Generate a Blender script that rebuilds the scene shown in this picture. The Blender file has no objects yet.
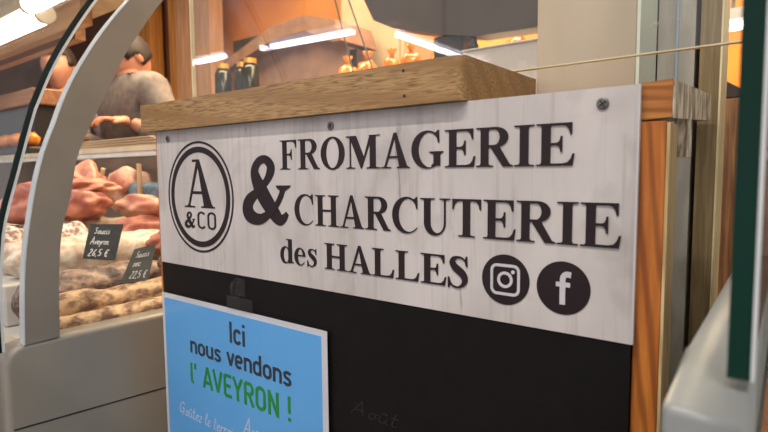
import bpy, bmesh, math, random
from mathutils import Vector, Matrix, noise
random.seed(7)
S = bpy.context.scene
COL = S.collection
ZO = 1.15          # height of the shop sign's top edge above the floor
PI = math.pi
R = math.radians

# ---------------------------------------------------------------- camera
cam = bpy.data.cameras.new('camera')
cam.sensor_width = 36.0
cam.lens = 528.643 / 768 * 36.0
cam.clip_start = 0.02
cam.dof.use_dof = True
cam.dof.focus_distance = 0.50
cam.dof.aperture_fstop = 11.0
cam_o = bpy.data.objects.new('camera', cam)
COL.objects.link(cam_o)
_yaw, _pitch, _roll = 0.65519016, -0.0825695821, -0.0082566956
_f = Vector((-math.sin(_yaw) * math.cos(_pitch), math.cos(_yaw) * math.cos(_pitch), math.sin(_pitch)))
_r = Vector((math.cos(_yaw), math.sin(_yaw), 0))
_u = _r.cross(_f)
_r, _u = math.cos(_roll) * _r + math.sin(_roll) * _u, -math.sin(_roll) * _r + math.cos(_roll) * _u
_m = Matrix((_r, _u, -_f)).transposed().to_4x4()
_m.translation = Vector((0.62553, -0.35265, -0.0520 + ZO))
cam_o.matrix_world = _m
S.camera = cam_o

# ---------------------------------------------------------------- world, exposure
S.view_settings.view_transform = 'Standard'
S.view_settings.look = 'None'
S.view_settings.gamma = 1
S.view_settings.exposure = 0.0
S.view_settings.use_curve_mapping = False
w = bpy.data.worlds.new('market_hall_ambient')
S.world = w
w.use_nodes = True
bg = w.node_tree.nodes['Background']
bg.inputs[0].default_value = (0.95, 0.92, 0.95, 1)
bg.inputs[1].default_value = 0.60
S.cycles.max_bounces = 8
S.cycles.transparent_max_bounces = 16


def area(name, loc, target, sx, sy, power, color):
    l = bpy.data.lights.new(name, 'AREA')
    l.shape = 'RECTANGLE'
    l.size, l.size_y = sx, sy
    l.energy = power
    l.color = color
    o = bpy.data.objects.new(name, l)
    COL.objects.link(o)
    o.location = (loc[0], loc[1], loc[2] + ZO)
    d = Vector((target[0], target[1], target[2] + ZO)) - o.location
    o.rotation_euler = d.to_track_quat('-Z', 'Y').to_euler()
    return o


area('hall_strip_light', (0.35, -0.85, 1.6), (0.35, -0.15, -0.1), 1.3, 0.06, 30.0, (1.0, 0.93, 0.86))
area('aisle_ceiling_light', (1.5, -1.6, 1.75), (0.3, 0.0, 0.0), 0.9, 0.9, 22.0, (1.0, 0.93, 0.90))
area('stall_ceiling_light', (-1.3, 1.25, 1.6), (-1.4, 1.35, 0.0), 2.6, 0.5, 130.0, (1.0, 0.76, 0.47))
area('rear_ceiling_light', (0.0, 1.4, 1.6), (0.0, 1.5, 0.0), 1.2, 0.5, 60.0, (1.0, 0.78, 0.50))
area('gap_fill_light', (0.60, 0.55, 1.6), (0.50, 1.0, 0.0), 0.5, 0.2, 14.0, (1.0, 0.85, 0.62))  # added fill lamp to brighten the dark gap, no fixture there


# ---------------------------------------------------------------- helpers
def lin(c):
    c = c / 255.0
    return c / 12.92 if c <= 0.04045 else ((c + 0.055) / 1.055) ** 2.4


def rgb(t):
    return (lin(t[0]), lin(t[1]), lin(t[2]), 1.0)


def principled(name):
    m = bpy.data.materials.new(name)
    m.use_nodes = True
    nt = m.node_tree
    return m, nt, nt.nodes['Principled BSDF']


def mat(name, c1, c2=None, scale=(20, 20, 20), rough=0.5, detail=5, lo=0.35, hi=0.65, metal=0.0, spec=0.5, bump=0.0, dist=0.0, sss=0.0):
    """two-tone procedural surface: a stretched noise drives colour and relief"""
    m, nt, b = principled(name)
    b.inputs['Roughness'].default_value = rough
    b.inputs['Metallic'].default_value = metal
    b.inputs['Specular IOR Level'].default_value = spec
    if sss:
        b.inputs['Subsurface Weight'].default_value = sss
        b.inputs['Subsurface Radius'].default_value = (0.01, 0.004, 0.002)
    if c2 is None:
        c2 = tuple(min(255, x * 0.93) for x in c1)
    tc = nt.nodes.new('ShaderNodeTexCoord')
    mp = nt.nodes.new('ShaderNodeMapping')
    mp.inputs['Scale'].default_value = scale
    n = nt.nodes.new('ShaderNodeTexNoise')
    n.inputs['Scale'].default_value = 1.0
    n.inputs['Detail'].default_value = detail
    n.inputs['Distortion'].default_value = dist
    r = nt.nodes.new('ShaderNodeValToRGB')
    r.color_ramp.elements[0].position = lo
    r.color_ramp.elements[1].position = hi
    r.color_ramp.elements[0].color = rgb(c1)
    r.color_ramp.elements[1].color = rgb(c2)
    L = nt.links.new
    L(tc.outputs['Object'], mp.inputs['Vector'])
    L(mp.outputs['Vector'], n.inputs['Vector'])
    L(n.outputs['Fac'], r.inputs['Fac'])
    L(r.outputs['Color'], b.inputs['Base Color'])
    if bump:
        bp = nt.nodes.new('ShaderNodeBump')
        bp.inputs['Strength'].default_value = bump
        bp.inputs['Distance'].default_value = 0.004
        L(n.outputs['Fac'], bp.inputs['Height'])
        L(bp.outputs['Normal'], b.inputs['Normal'])
    return m


def wood(name, base, dark, line, axis='x', rough=0.45, fine=260, wave=0.0, wdist=3.0, bump=0.25, pos=(0.38, 0.5, 0.66), along=0.05):
    """long fine grain along an axis, with optional growth-ring waves"""
    m, nt, b = principled(name)
    L = nt.links.new
    b.inputs['Roughness'].default_value = rough
    tc = nt.nodes.new('ShaderNodeTexCoord')
    mp = nt.nodes.new('ShaderNodeMapping')
    k = {'x': (along, 1, 1), 'y': (1, along, 1), 'z': (1, 1, along)}[axis]
    mp.inputs['Scale'].default_value = tuple(fine * q for q in k)
    L(tc.outputs['Object'], mp.inputs['Vector'])
    n = nt.nodes.new('ShaderNodeTexNoise')
    n.inputs['Scale'].default_value = 1.0
    n.inputs['Detail'].default_value = 6
    n.inputs['Distortion'].default_value = 0.6
    L(mp.outputs['Vector'], n.inputs['Vector'])
    r = nt.nodes.new('ShaderNodeValToRGB')
    e = r.color_ramp.elements
    e[0].position, e[0].color = pos[0], rgb(dark)
    e[1].position, e[1].color = pos[2], rgb(base)
    x = e.new(pos[1])
    x.color = rgb(tuple((p + q) / 2 for p, q in zip(base, dark)))
    L(n.outputs['Fac'], r.inputs['Fac'])
    col = r.outputs['Color']
    if wave:
        mp2 = nt.nodes.new('ShaderNodeMapping')
        k2 = {'x': (0.12, 1, 1), 'y': (1, 0.12, 1), 'z': (1, 1, 0.12)}[axis]
        mp2.inputs['Scale'].default_value = tuple(wave * q for q in k2)
        L(tc.outputs['Object'], mp2.inputs['Vector'])
        wv = nt.nodes.new('ShaderNodeTexWave')
        wv.inputs['Scale'].default_value = 1.0
        wv.inputs['Distortion'].default_value = wdist
        wv.inputs['Detail'].default_value = 2
        wv.inputs['Detail Scale'].default_value = 0.8
        wv.bands_direction = 'DIAGONAL'
        L(mp2.outputs['Vector'], wv.inputs['Vector'])
        mx = nt.nodes.new('ShaderNodeMix')
        mx.data_type = 'RGBA'
        mr = nt.nodes.new('ShaderNodeValToRGB')
        mr.color_ramp.elements[0].position = 0.35
        mr.color_ramp.elements[1].position = 0.95
        mr.color_ramp.elements[0].color = (0, 0, 0, 1)
        mr.color_ramp.elements[1].color = (0.75, 0.75, 0.75, 1)
        L(wv.outputs['Fac'], mr.inputs['Fac'])
        L(mr.outputs['Color'], mx.inputs[0])
        L(col, mx.inputs[6])
        mx.inputs[7].default_value = rgb(line)
        col = mx.outputs[2]
    L(col, b.inputs['Base Color'])
    if bump:
        bp = nt.nodes.new('ShaderNodeBump')
        bp.inputs['Strength'].default_value = bump
        bp.inputs['Distance'].default_value = 0.001
        L(n.outputs['Fac'], bp.inputs['Height'])
        L(bp.outputs['Normal'], b.inputs['Normal'])
    return m


def glow(name, color, strength):
    m = bpy.data.materials.new(name)
    m.use_nodes = True
    nt = m.node_tree
    nt.nodes.clear()
    o = nt.nodes.new('ShaderNodeOutputMaterial')
    e = nt.nodes.new('ShaderNodeEmission')
    e.inputs[0].default_value = (*color, 1)
    e.inputs[1].default_value = strength
    nt.links.new(e.outputs[0], o.inputs[0])
    return m


def glass(name, tint=(1, 1, 1), ior=1.5, boost=1.0, rough=0.0, haze=0.0):
    """clear sheet: see-through with mirror reflections growing at grazing angles"""
    m = bpy.data.materials.new(name)
    m.use_nodes = True
    nt = m.node_tree
    nt.nodes.clear()
    L = nt.links.new
    o = nt.nodes.new('ShaderNodeOutputMaterial')
    t = nt.nodes.new('ShaderNodeBsdfTransparent')
    t.inputs[0].default_value = (*tint, 1)
    g = nt.nodes.new('ShaderNodeBsdfGlossy')
    g.inputs['Roughness'].default_value = rough
    f = nt.nodes.new('ShaderNodeFresnel')
    geo = nt.nodes.new('ShaderNodeNewGeometry')      # same reflectance entering and leaving the sheet
    io = nt.nodes.new('ShaderNodeMix')
    io.inputs[2].default_value = ior
    io.inputs[3].default_value = 1.0 / ior
    L(geo.outputs['Backfacing'], io.inputs[0])
    L(io.outputs[0], f.inputs['IOR'])
    mu = nt.nodes.new('ShaderNodeMath')
    mu.operation = 'MULTIPLY'
    mu.use_clamp = True
    mu.inputs[1].default_value = boost
    x = nt.nodes.new('ShaderNodeMixShader')
    L(f.outputs[0], mu.inputs[0])
    L(mu.outputs[0], x.inputs[0])
    L(t.outputs[0], x.inputs[1])
    L(g.outputs[0], x.inputs[2])
    last = x
    if haze:
        d = nt.nodes.new('ShaderNodeBsdfDiffuse')
        d.inputs[0].default_value = (0.8, 0.8, 0.82, 1)
        n = nt.nodes.new('ShaderNodeTexNoise')
        n.inputs['Scale'].default_value = 30
        n.inputs['Detail'].default_value = 8
        tc = nt.nodes.new('ShaderNodeTexCoord')
        L(tc.outputs['Object'], n.inputs['Vector'])
        mm = nt.nodes.new('ShaderNodeMath')
        mm.operation = 'MULTIPLY'
        mm.inputs[1].default_value = haze
        L(n.outputs['Fac'], mm.inputs[0])
        y = nt.nodes.new('ShaderNodeMixShader')
        L(mm.outputs[0], y.inputs[0])
        L(x.outputs[0], y.inputs[1])
        L(d.outputs[0], y.inputs[2])
        last = y
    L(last.outputs[0], o.inputs[0])
    return m


class MB:
    """collects solids into one mesh; z is given relative to the sign's top edge"""
    def __init__(self):
        self.bm = bmesh.new()

    def face(self, vs):
        try:
            return self.bm.faces.new(vs)
        except ValueError:
            return None

    def v(self, x, y, z):
        return self.bm.verts.new((x, y, z + ZO))

    def box(self, x0, x1, y0, y1, z0, z1, bev=0.0, seg=2):
        p = [self.v(x, y, z) for z in (z0, z1) for x, y in ((x0, y0), (x1, y0), (x1, y1), (x0, y1))]
        fs = [(3, 2, 1, 0), (4, 5, 6, 7), (0, 1, 5, 4), (1, 2, 6, 5), (2, 3, 7, 6), (3, 0, 4, 7)]
        faces = [self.face([p[i] for i in f]) for f in fs]
        if bev:
            es = list({e for f in faces for e in f.edges})
            bmesh.ops.bevel(self.bm, geom=es, offset=bev, segments=seg, profile=0.5, affect='EDGES')
        return self

    def hexa(self, pts):
        p = [self.v(*q) for q in pts]
        for f in ((3, 2, 1, 0), (4, 5, 6, 7), (0, 1, 5, 4), (1, 2, 6, 5), (2, 3, 7, 6), (3, 0, 4, 7)):
            self.face([p[i] for i in f])
        return self

    def prism(self, poly, plane, a, b):
        """poly in 2D, extruded from a to b along the axis normal to the plane ('xz','yz','xy')"""
        area2 = sum(poly[i][0] * poly[(i + 1) % len(poly)][1] - poly[(i + 1) % len(poly)][0] * poly[i][1] for i in range(len(poly)))
        if area2 < 0:
            poly = poly[::-1]
        mk = {'xz': lambda u, v, t: (u, t, v), 'yz': lambda u, v, t: (t, u, v), 'xy': lambda u, v, t: (u, v, t)}[plane]
        A = [self.v(*mk(u, v, a)) for u, v in poly]
        B = [self.v(*mk(u, v, b)) for u, v in poly]
        self.face(A[::-1])
        self.face(B)
        n = len(poly)
        for i in range(n):
            self.face([A[i], A[(i + 1) % n], B[(i + 1) % n], B[i]])
        return self

    def tube(self, path, r, n=10, cap=True):
        pts = [Vector(p) for p in path]
        rs = r if isinstance(r, (list, tuple)) else [r] * len(pts)
        rings = []
        up = None
        for i, p in enumerate(pts):
            d = (pts[min(i + 1, len(pts) - 1)] - pts[max(i - 1, 0)]).normalized()
            if up is None:
                up = Vector((0, 0, 1)) if abs(d.z) < 0.9 else Vector((1, 0, 0))
            s = d.cross(up).normalized()
            up = s.cross(d).normalized()
            rings.append([self.v(*(p + rs[i] * (math.cos(t) * s + math.sin(t) * up))) for t in [2 * PI * k / n for k in range(n)]])
        for a, b in zip(rings, rings[1:]):
            for k in range(n):
                self.face([a[k], a[(k + 1) % n], b[(k + 1) % n], b[k]])
        if cap:
            self.face(rings[0][::-1])
            self.face(rings[-1])
        return self

    def lathe(self, x, y, z, prof, n=20):
        rings = [[self.v(x + r * math.cos(2 * PI * k / n), y + r * math.sin(2 * PI * k / n), z + h) for k in range(n)] for r, h in prof]
        for a, b in zip(rings, rings[1:]):
            for k in range(n):
                self.face([a[k], a[(k + 1) % n], b[(k + 1) % n], b[k]])
        self.face(rings[0][::-1])
        self.face(rings[-1])
        return self

    def blob(self, c, rad, bump=0.15, freq=2.0, sub=3, rot=None, seed=0):
        t = bmesh.ops.create_icosphere(self.bm, subdivisions=sub, radius=1.0)
        for vt in t['verts']:
            p = vt.co.copy()
            k = 1 + bump * noise.noise(p * freq + Vector((seed * 3.1, seed, 0)))
            q = Vector((p.x * rad[0] * k, p.y * rad[1] * k, p.z * rad[2] * k))
            if rot:
                q = rot @ q
            vt.co = q + Vector((c[0], c[1], c[2] + ZO))
        return self


ORIGIN = {}


def mesh_obj(name, mb, m, parent=None, smooth=False, origin=None):
    bm = mb.bm if isinstance(mb, MB) else mb
    me = bpy.data.meshes.new(name)
    bmesh.ops.recalc_face_normals(bm, faces=bm.faces)
    if parent is not None:
        root = parent
        while root.parent:
            root = root.parent
        off = ORIGIN.get(root.name, Vector((0, 0, 0)))
    else:
        off = Vector(origin) if origin else Vector((0, 0, 0))
    bmesh.ops.translate(bm, verts=bm.verts, vec=-off)
    bm.to_mesh(me)
    bm.free()
    if isinstance(m, (list, tuple)):
        for q in m:
            me.materials.append(q)
    else:
        me.materials.append(m)
    if smooth:
        for p in me.polygons:
            p.use_smooth = True
    o = bpy.data.objects.new(name, me)
    COL.objects.link(o)
    if parent is not None:
        o.parent = parent
    else:
        o.location = off
        ORIGIN[o.name] = off
    return o


def thing(name, label, cat, loc, group=None):
    o = bpy.data.objects.new(name, None)
    COL.objects.link(o)
    o.empty_display_size = 0.05
    o.location = (loc[0], loc[1], loc[2] + ZO)
    ORIGIN[o.name] = Vector(o.location)
    return tag(o, label, cat, group)


def tag(o, label, cat, group=None):
    o['label'] = label
    o['category'] = cat
    if group:
        o['group'] = group
    return o


def structure(name, mb, m):
    o = mesh_obj(name, mb, m)
    o['kind'] = 'structure'
    return o


def copy_tree(o, shift, label=None, rz=0.0):
    c = o.copy()
    COL.objects.link(c)
    c.location = o.location + Vector(shift)
    c.rotation_euler.z += rz
    if label:
        c['label'] = label
    def rec(src, dst):
        for ch in src.children:
            d = ch.copy()
            COL.objects.link(d)
            d.parent = dst
            rec(ch, d)
    rec(o, c)
    return c


# ---- lettering: outlines in font units, set onto the sign's plane
def arc(cx, cy, rx, ry, a0, a1, n=28):
    return [(cx + rx * math.cos(R(a0 + (a1 - a0) * i / n)), cy + ry * math.sin(R(a0 + (a1 - a0) * i / n))) for i in range(n + 1)]


def strip(A, B):
    return [[A[i], A[i + 1], B[i + 1], B[i]] for i in range(len(A) - 1)]


def spline(P, sub=6):
    out = []
    n = len(P)
    for i in range(n - 1):
        p0, p1, p2, p3 = P[max(i - 1, 0)], P[i], P[i + 1], P[min(i + 2, n - 1)]
        for k in range(sub):
            t = k / sub
            out.append(tuple(0.5 * (2 * b + (c - a) * t + (2 * a - 5 * b + 4 * c - d) * t * t + (-a + 3 * b - 3 * c + d) * t ** 3)
                             for a, b, c, d in zip(p0, p1, p2, p3)))
    out.append(tuple(P[-1]))
    return out


def brush(P, w=None, smooth=True, sub=6):
    """a stroke of varying width: points (x, y) or (x, y, width)"""
    Q = [(p[0], p[1], p[2] if len(p) > 2 else w) for p in P]
    if smooth:
        Q = spline(Q, sub)
    A, B = [], []
    for i, q in enumerate(Q):
        a, b = Q[max(i - 1, 0)], Q[min(i + 1, len(Q) - 1)]
        dx, dy = b[0] - a[0], b[1] - a[1]
        l = math.hypot(dx, dy) or 1e-9
        nx, ny = -dy / l * q[2] / 2, dx / l * q[2] / 2
        A.append((q[0] + nx, q[1] + ny))
        B.append((q[0] - nx, q[1] - ny))
    return strip(A, B)


def rect(x0, y0, x1, y1):
    return [(x0, y0), (x1, y0), (x1, y1), (x0, y1)]


def foot(x0, x1, s0, s1, y=0):
    a0, a1 = min(18, s0 - x0), min(18, x1 - s1)
    return [(x0, y), (x1, y), (x1, y + 20), (s1 + a1, y + 27), (s1, y + 52), (s0, y + 52), (s0 - a0, y + 27), (x0, y + 20)]


def head(x0, x1, s0, s1, y=676):
    return [(x, 2 * y / 2 - (yy - 0)) for x, yy in foot(x0, x1, s0, s1, 0)]


def stem(s0, s1, x0, x1, y0=0, y1=676, b=True, t=True):
    out = [rect(s0, y0, s1, y1)]
    if b:
        out.append(foot(x0, x1, s0, s1))
    if t:
        out.append(head(x0, x1, s0, s1, y1))
    return out


def g_F():
    return stem(105, 255, 16, 365) + [rect(200, 638, 520, 676), [(440, 638), (583, 676), (583, 488), (556, 488), (535, 570), (495, 620)], [(440, 638), (440, 676), (583, 676)],
            rect(250, 325, 395, 364), [(330, 364), (370, 380), (392, 420), (402, 465), (428, 465), (428, 218), (402, 218), (390, 270), (368, 310), (330, 325)]]


def g_E():
    return stem(105, 255, 16, 200) + [rect(200, 638, 540, 676), [(460, 638), (460, 676), (601, 676), (601, 490), (574, 490), (552, 570), (510, 620)],
            rect(250, 325, 420, 364), [(350, 364), (392, 380), (412, 420), (422, 470), (448, 470), (448, 215), (422, 215), (410, 270), (388, 310), (350, 325)],
            rect(200, 0, 560, 38), [(460, 38), (460, 0), (616, 0), (643, 190), (614, 190), (585, 110), (535, 55)]]


def g_R():
    o, i = arc(400, 505, 228, 171, 90, -90), arc(375, 505, 98, 132, 90, -90)
    return stem(110, 260, 24, 350) + strip(o, i) + [rect(240, 637, 402, 676), rect(240, 334, 402, 373),
            [(290, 350), (420, 372), (460, 350), (655, 45), (718, 20), (718, 0), (540, 0), (530, 10)]]


def g_O():
    return strip(arc(389, 336, 354, 355, 0, 360, 48), arc(389, 336, 190, 318, 0, 360, 48))


def g_M():
    return [rect(112, 0, 146, 650), foot(14, 250, 112, 146), [(14, 676), (290, 676), (512, 215), (440, 0), (420, 0), (118, 640), (14, 655)],
            [(415, 0), (446, 0), (735, 676), (660, 676)]] + stem(662, 815, 572, 924, t=False) + [[(640, 656), (924, 656), (924, 676), (640, 676)], rect(662, 620, 815, 676)]


def g_A():
    return [[(330, 690), (392, 690), (655, 30), (655, 15), (470, 15)], [(330, 690), (376, 640), (140, 15), (92, 15)], rect(190, 196, 520, 236),
            foot(9, 262, 100, 140), foot(405, 715, 478, 652)]


def g_C(end=318, stem_=False):
    o, i = arc(398, 336, 358, 355, 42, end, 44), arc(440, 336, 238, 317, 42, end, 44)
    n = len(i)
    i2 = []
    for k, p in enumerate(i):
        t = max(0.0, (k / (n - 1) - 0.8) / 0.2) * 0.75
        i2.append((p[0] + (o[k][0] - p[0]) * t, p[1] + (o[k][1] - p[1]) * t))
    return strip(o, i2) + [[(540, 640), (600, 655), (640, 691), (664, 691), (672, 462), (643, 462), (620, 545), (585, 605)]]


def g_G():
    return g_C(300) + [rect(545, 35, 690, 300), [(452, 276), (755, 276), (755, 298), (452, 298)], foot(470, 740, 545, 690, 276)[0:3] + [(700, 250), (530, 250)],
            [(560, 40), (690, 60), (690, 110), (560, 110)], [(500, -5), (690, 60), (560, 90), (500, 45)]]


def g_U():
    o, i = arc(354, 222, 249, 241, 180, 360), arc(410, 222, 155, 192, 180, 360)
    return stem(105, 255, 16, 350, y0=215, b=False) + strip(o, i) + [rect(565, 215, 603, 676), foot(470, 701, 560, 606, 0) and head(470, 701, 565, 603)]


def g_H():
    return stem(105, 255, 21, 345) + stem(522, 672, 433, 757) + [rect(250, 318, 530, 362)]


def g_T():
    L = [(31, 676), (31, 490), (58, 490), (82, 580), (135, 630), (210, 640), (210, 676)]
    return stem(257, 410, 160, 507, t=False) + [rect(190, 638, 480, 676), L, [(667 - x, y) for x, y in L]]


def g_I():
    return stem(118, 270, 20, 369)


def g_L():
    return stem(105, 255, 19, 350) + [rect(200, 0, 560, 38), [(430, 38), (430, 0), (612, 0), (641, 200), (612, 200), (575, 110), (520, 55)]]


def g_S():
    return brush([(462, 545, 20), (420, 615, 30), (345, 655, 40), (265, 660, 52), (185, 625, 95), (150, 545, 125), (215, 440, 155), (330, 355, 165), (415, 265, 150), (440, 160, 120),
                  (390, 65, 75), (300, 12, 42), (210, 10, 36), (130, 55, 28), (75, 150, 22)]) + [
        [(462, 691), (490, 691), (498, 470), (470, 470), (440, 590)], [(50, -19), (78, -19), (115, 80), (78, 215), (50, 215)]]


def g_d():
    return strip(arc(215, 225, 190, 245, 0, 360, 36), arc(255, 225, 95, 205, 0, 360, 36)) + [rect(335, 40, 475, 676), [(255, 676), (475, 676), (475, 600), (335, 620), (325, 650), (255, 656)],
            [(335, 60), (335, -10), (380, 0), (535, 22), (535, 45), (475, 60)]]


def g_e():
    o, i = arc(228, 226, 203, 247, 8, 325, 40), arc(245, 226, 92, 212, 8, 325, 40)
    n = len(i)
    i = [(p[0] + (o[k][0] - p[0]) * max(0, (k / (n - 1) - .8) / .2) * .8, p[1] + (o[k][1] - p[1]) * max(0, (k / (n - 1) - .8) / .2) * .8) for k, p in enumerate(i)]
    return strip(o, i) + [rect(110, 238, 428, 276)]


def g_s():
    return [[(x * 0.72 + 8, y * 0.695) for x, y in p] for p in g_S()]


TIMES = {'F': (g_F, 611), 'R': (g_R, 722), 'O': (g_O, 778), 'M': (g_M, 944), 'A': (g_A, 722), 'G': (g_G, 778), 'E': (g_E, 640), 'I': (g_I, 389), 'C': (g_C, 722), 'U': (g_U, 722),
         'H': (g_H, 778), 'T': (g_T, 667), 'L': (g_L, 667), 'S': (g_S, 556), 'd': (g_d, 540), 'e': (g_e, 455), 's': (g_s, 400), ' ': (lambda: [], 230)}


# sans strokes (capital 700 high, x-height 500), constant pen width
def stad(x0, x1, y0, y1, a0=0, a1=360):
    rx = (x1 - x0) / 2
    cx = (x0 + x1) / 2
    ry = min(rx, (y1 - y0) / 2)
    P = []
    for k in range(41):
        a = a0 + (a1 - a0) * k / 40
        s = math.sin(R(a))
        P.append((cx + rx * math.cos(R(a)), (y1 - ry + ry * s) if s > 1e-6 or (abs(s) <= 1e-6 and (a % 360) < 90) else (y0 + ry + ry * s)))
    return P


def din(ch):
    b = lambda P: ('l', P)
    G = {
        'I': (200, [[(100, 0), (100, 700)]]), 'i': (200, [[(100, 0), (100, 500)], [(100, 610), (100, 700)]]), 'l': (230, [[(100, 700), (100, 90), (130, 48), (200, 48)]]), "'": (150, [[(80, 720), (65, 520)]]),
        'c': (400, [stad(75, 345, 45, 455, 25, 335)]), 'o': (430, [stad(75, 355, 45, 455)]),
        'n': (430, [[(85, 0), (85, 500)], [(85, 340)] + arc(218, 330, 133, 125, 180, 0, 16) + [(351, 0)]]),
        'u': (430, [[(85, 500), (85, 170)] + arc(218, 170, 133, 125, 180, 360, 16) + [(351, 500)], [(351, 200), (351, 0)]]),
        's': (390, [[(330, 400), (290, 445), (190, 455), (100, 430), (80, 365), (120, 290), (200, 255), (290, 215), (325, 140), (290, 65), (190, 42), (110, 52), (60, 110)]]),
        'v': (380, [[(40, 500), (190, 20), (340, 500)]]),
        'e': (420, [[(80, 255), (345, 255), (345, 320)] + arc(212, 325, 133, 130, 0, 180, 14) + arc(212, 170, 133, 125, 180, 320, 14)]),
        'd': (440, [stad(75, 350, 45, 455), [(350, 0), (350, 730)]]),
        'A': (460, [[(40, 0), (230, 680), (420, 0)], [(100, 190), (360, 190)]]), 'V': (440, [[(40, 700), (220, 20), (400, 700)]]), 'E': (420, [[(380, 655), (95, 655), (95, 45), (380, 45)], [(95, 355), (340, 355)]]),
        'Y': (430, [[(40, 700), (215, 330), (390, 700)], [(215, 340), (215, 0)]]),
        'R': (460, [[(95, 0), (95, 655), (260, 655)] + arc(260, 500, 120, 155, 90, -90, 14) + [(95, 345)], [(240, 345), (400, 0)]]),
        'O': (460, [stad(85, 375, 45, 655)]), 'N': (480, [[(95, 0), (95, 700)], [(95, 660), (385, 40)], [(385, 0), (385, 700)]]),
        '!': (220, [[(110, 700), (110, 220)], [(110, 0), (110, 100)]]), ' ': (230, []),
        'C': (450, [stad(85, 375, 45, 655, 30, 330)]),
    }
    return G[ch]


def din_text(text, pen=98):
    polys, x = [], 0
    for ch in text:
        wd, strokes = din(ch)
        for P in strokes:
            piece = [P[0]]
            for i in range(1, len(P)):
                piece.append(P[i])
                if i < len(P) - 1:
                    a1 = math.atan2(P[i][1] - P[i - 1][1], P[i][0] - P[i - 1][0])
                    a2 = math.atan2(P[i + 1][1] - P[i][1], P[i + 1][0] - P[i][0])
                    if abs((a2 - a1 + PI) % (2 * PI) - PI) > 0.7:      # a sharp corner: square ends that overlap
                        polys += brush([(x + a, b) for a, b in piece], pen, smooth=False)
                        piece = [P[i]]
            polys += brush([(x + a, b) for a, b in piece], pen, smooth=False)
        x += wd
    return polys, x


def times_text(text):
    polys, x = [], 0
    for ch in text:
        fn, wd = TIMES[ch]
        polys += [[(x + a, b) for a, b in p] for p in fn()]
        x += wd
    return polys, x


def script_text(text, pen=34):
    """joined-up white pen lettering"""
    G = {'G': (520, [[(430, 600), (330, 700), (180, 640), (90, 420), (130, 180), (270, 120), (400, 220), (420, 380), (290, 370), (420, 380), (400, 60), (300, -60)]]),
         'o': (300, [[(220, 330), (100, 300), (70, 130), (160, 20), (250, 120), (230, 300), (320, 310)]]), 'u': (320, [[(60, 340), (70, 90), (150, 20), (240, 120), (260, 340), (255, 80), (330, 20)]]),
         'U': (320, [[(60, 340), (70, 90), (150, 20), (240, 120), (260, 340), (255, 80), (330, 20)], [(90, 430), (160, 500), (230, 430)]]),
         't': (240, [[(110, 620), (100, 120), (150, 20), (240, 60)], [(30, 420), (220, 430)]]), 'e': (270, [[(60, 160), (220, 240), (190, 340), (90, 300), (70, 100), (150, 20), (270, 80)]]),
         'z': (280, [[(60, 330), (230, 330), (70, 30), (260, 40)]]), 'l': (200, [[(60, 160), (170, 560), (110, 660), (70, 300), (100, 40), (200, 50)]]),
         'r': (250, [[(60, 20), (80, 340), (90, 200), (190, 340), (250, 310)]]), 'i': (160, [[(70, 330), (70, 70), (150, 20)], [(85, 450), (90, 480)]]),
         'A': (480, [[(40, 0), (240, 680), (260, 680), (400, 0)], [(110, 240), (400, 260)]]), 'v': (290, [[(50, 340), (140, 20), (250, 340), (300, 320)]]),
         'y': (290, [[(60, 340), (120, 100), (240, 340), (170, -120), (60, -180)]]), 'n': (320, [[(60, 20), (70, 340), (75, 200), (190, 340), (240, 220), (250, 20), (320, 60)]]),
         'a': (310, [[(230, 310), (110, 310), (70, 120), (150, 20), (230, 150), (240, 330), (240, 60), (320, 30)]]), 's': (240, [[(200, 330), (90, 290), (190, 150), (150, 20), (50, 50)]]), ' ': (210, []),
         'k': (290, [[(80, 650), (80, 20)], [(220, 330), (90, 180), (240, 20)]]), '2': (300, [[(60, 520), (150, 600), (230, 500), (60, 20), (260, 20)]]), '6': (300, [[(210, 600), (80, 300), (90, 60), (200, 60), (210, 220), (90, 230)]]),
         ',': (120, [[(60, 40), (40, -70)]]), '5': (300, [[(230, 600), (90, 600), (80, 360), (210, 340), (220, 120), (70, 30)]]), 'S': (330, [[(260, 580), (140, 640), (70, 500), (220, 320), (220, 110), (60, 60)]]),
         'c': (260, [[(220, 310), (100, 310), (70, 110), (150, 20), (250, 70)]]), '\u20ac': (340, [[(280, 560), (150, 600), (80, 320), (150, 30), (280, 80)], [(30, 370), (230, 370)], [(30, 260), (220, 260)]])}
    polys, x = [], 0
    for ch in text:
        wd, strokes = G[ch]
        for P in strokes:
            polys += brush([(x + a + b * 0.18, b) for a, b in P], pen)
        x += wd
    return polys, x


def put(polys, u0, v0, ku, kv):
    return [[(u0 + a * ku, v0 + b * kv) for a, b in p] for p in polys]


def print_on(mb, polys, y, t=0.00035):
    for i, p in enumerate(polys):      # each stroke a hair prouder than the last, so overlapping strokes never share a plane
        mb.prism(p, 'xz', y, y - t - i * 2.5e-6)
    return mb


def ring(cx, cy, r0, r1, n=64):
    return strip(arc(cx, cy, r0, r0, 0, 360, n), arc(cx, cy, r1, r1, 0, 360, n))


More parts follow.
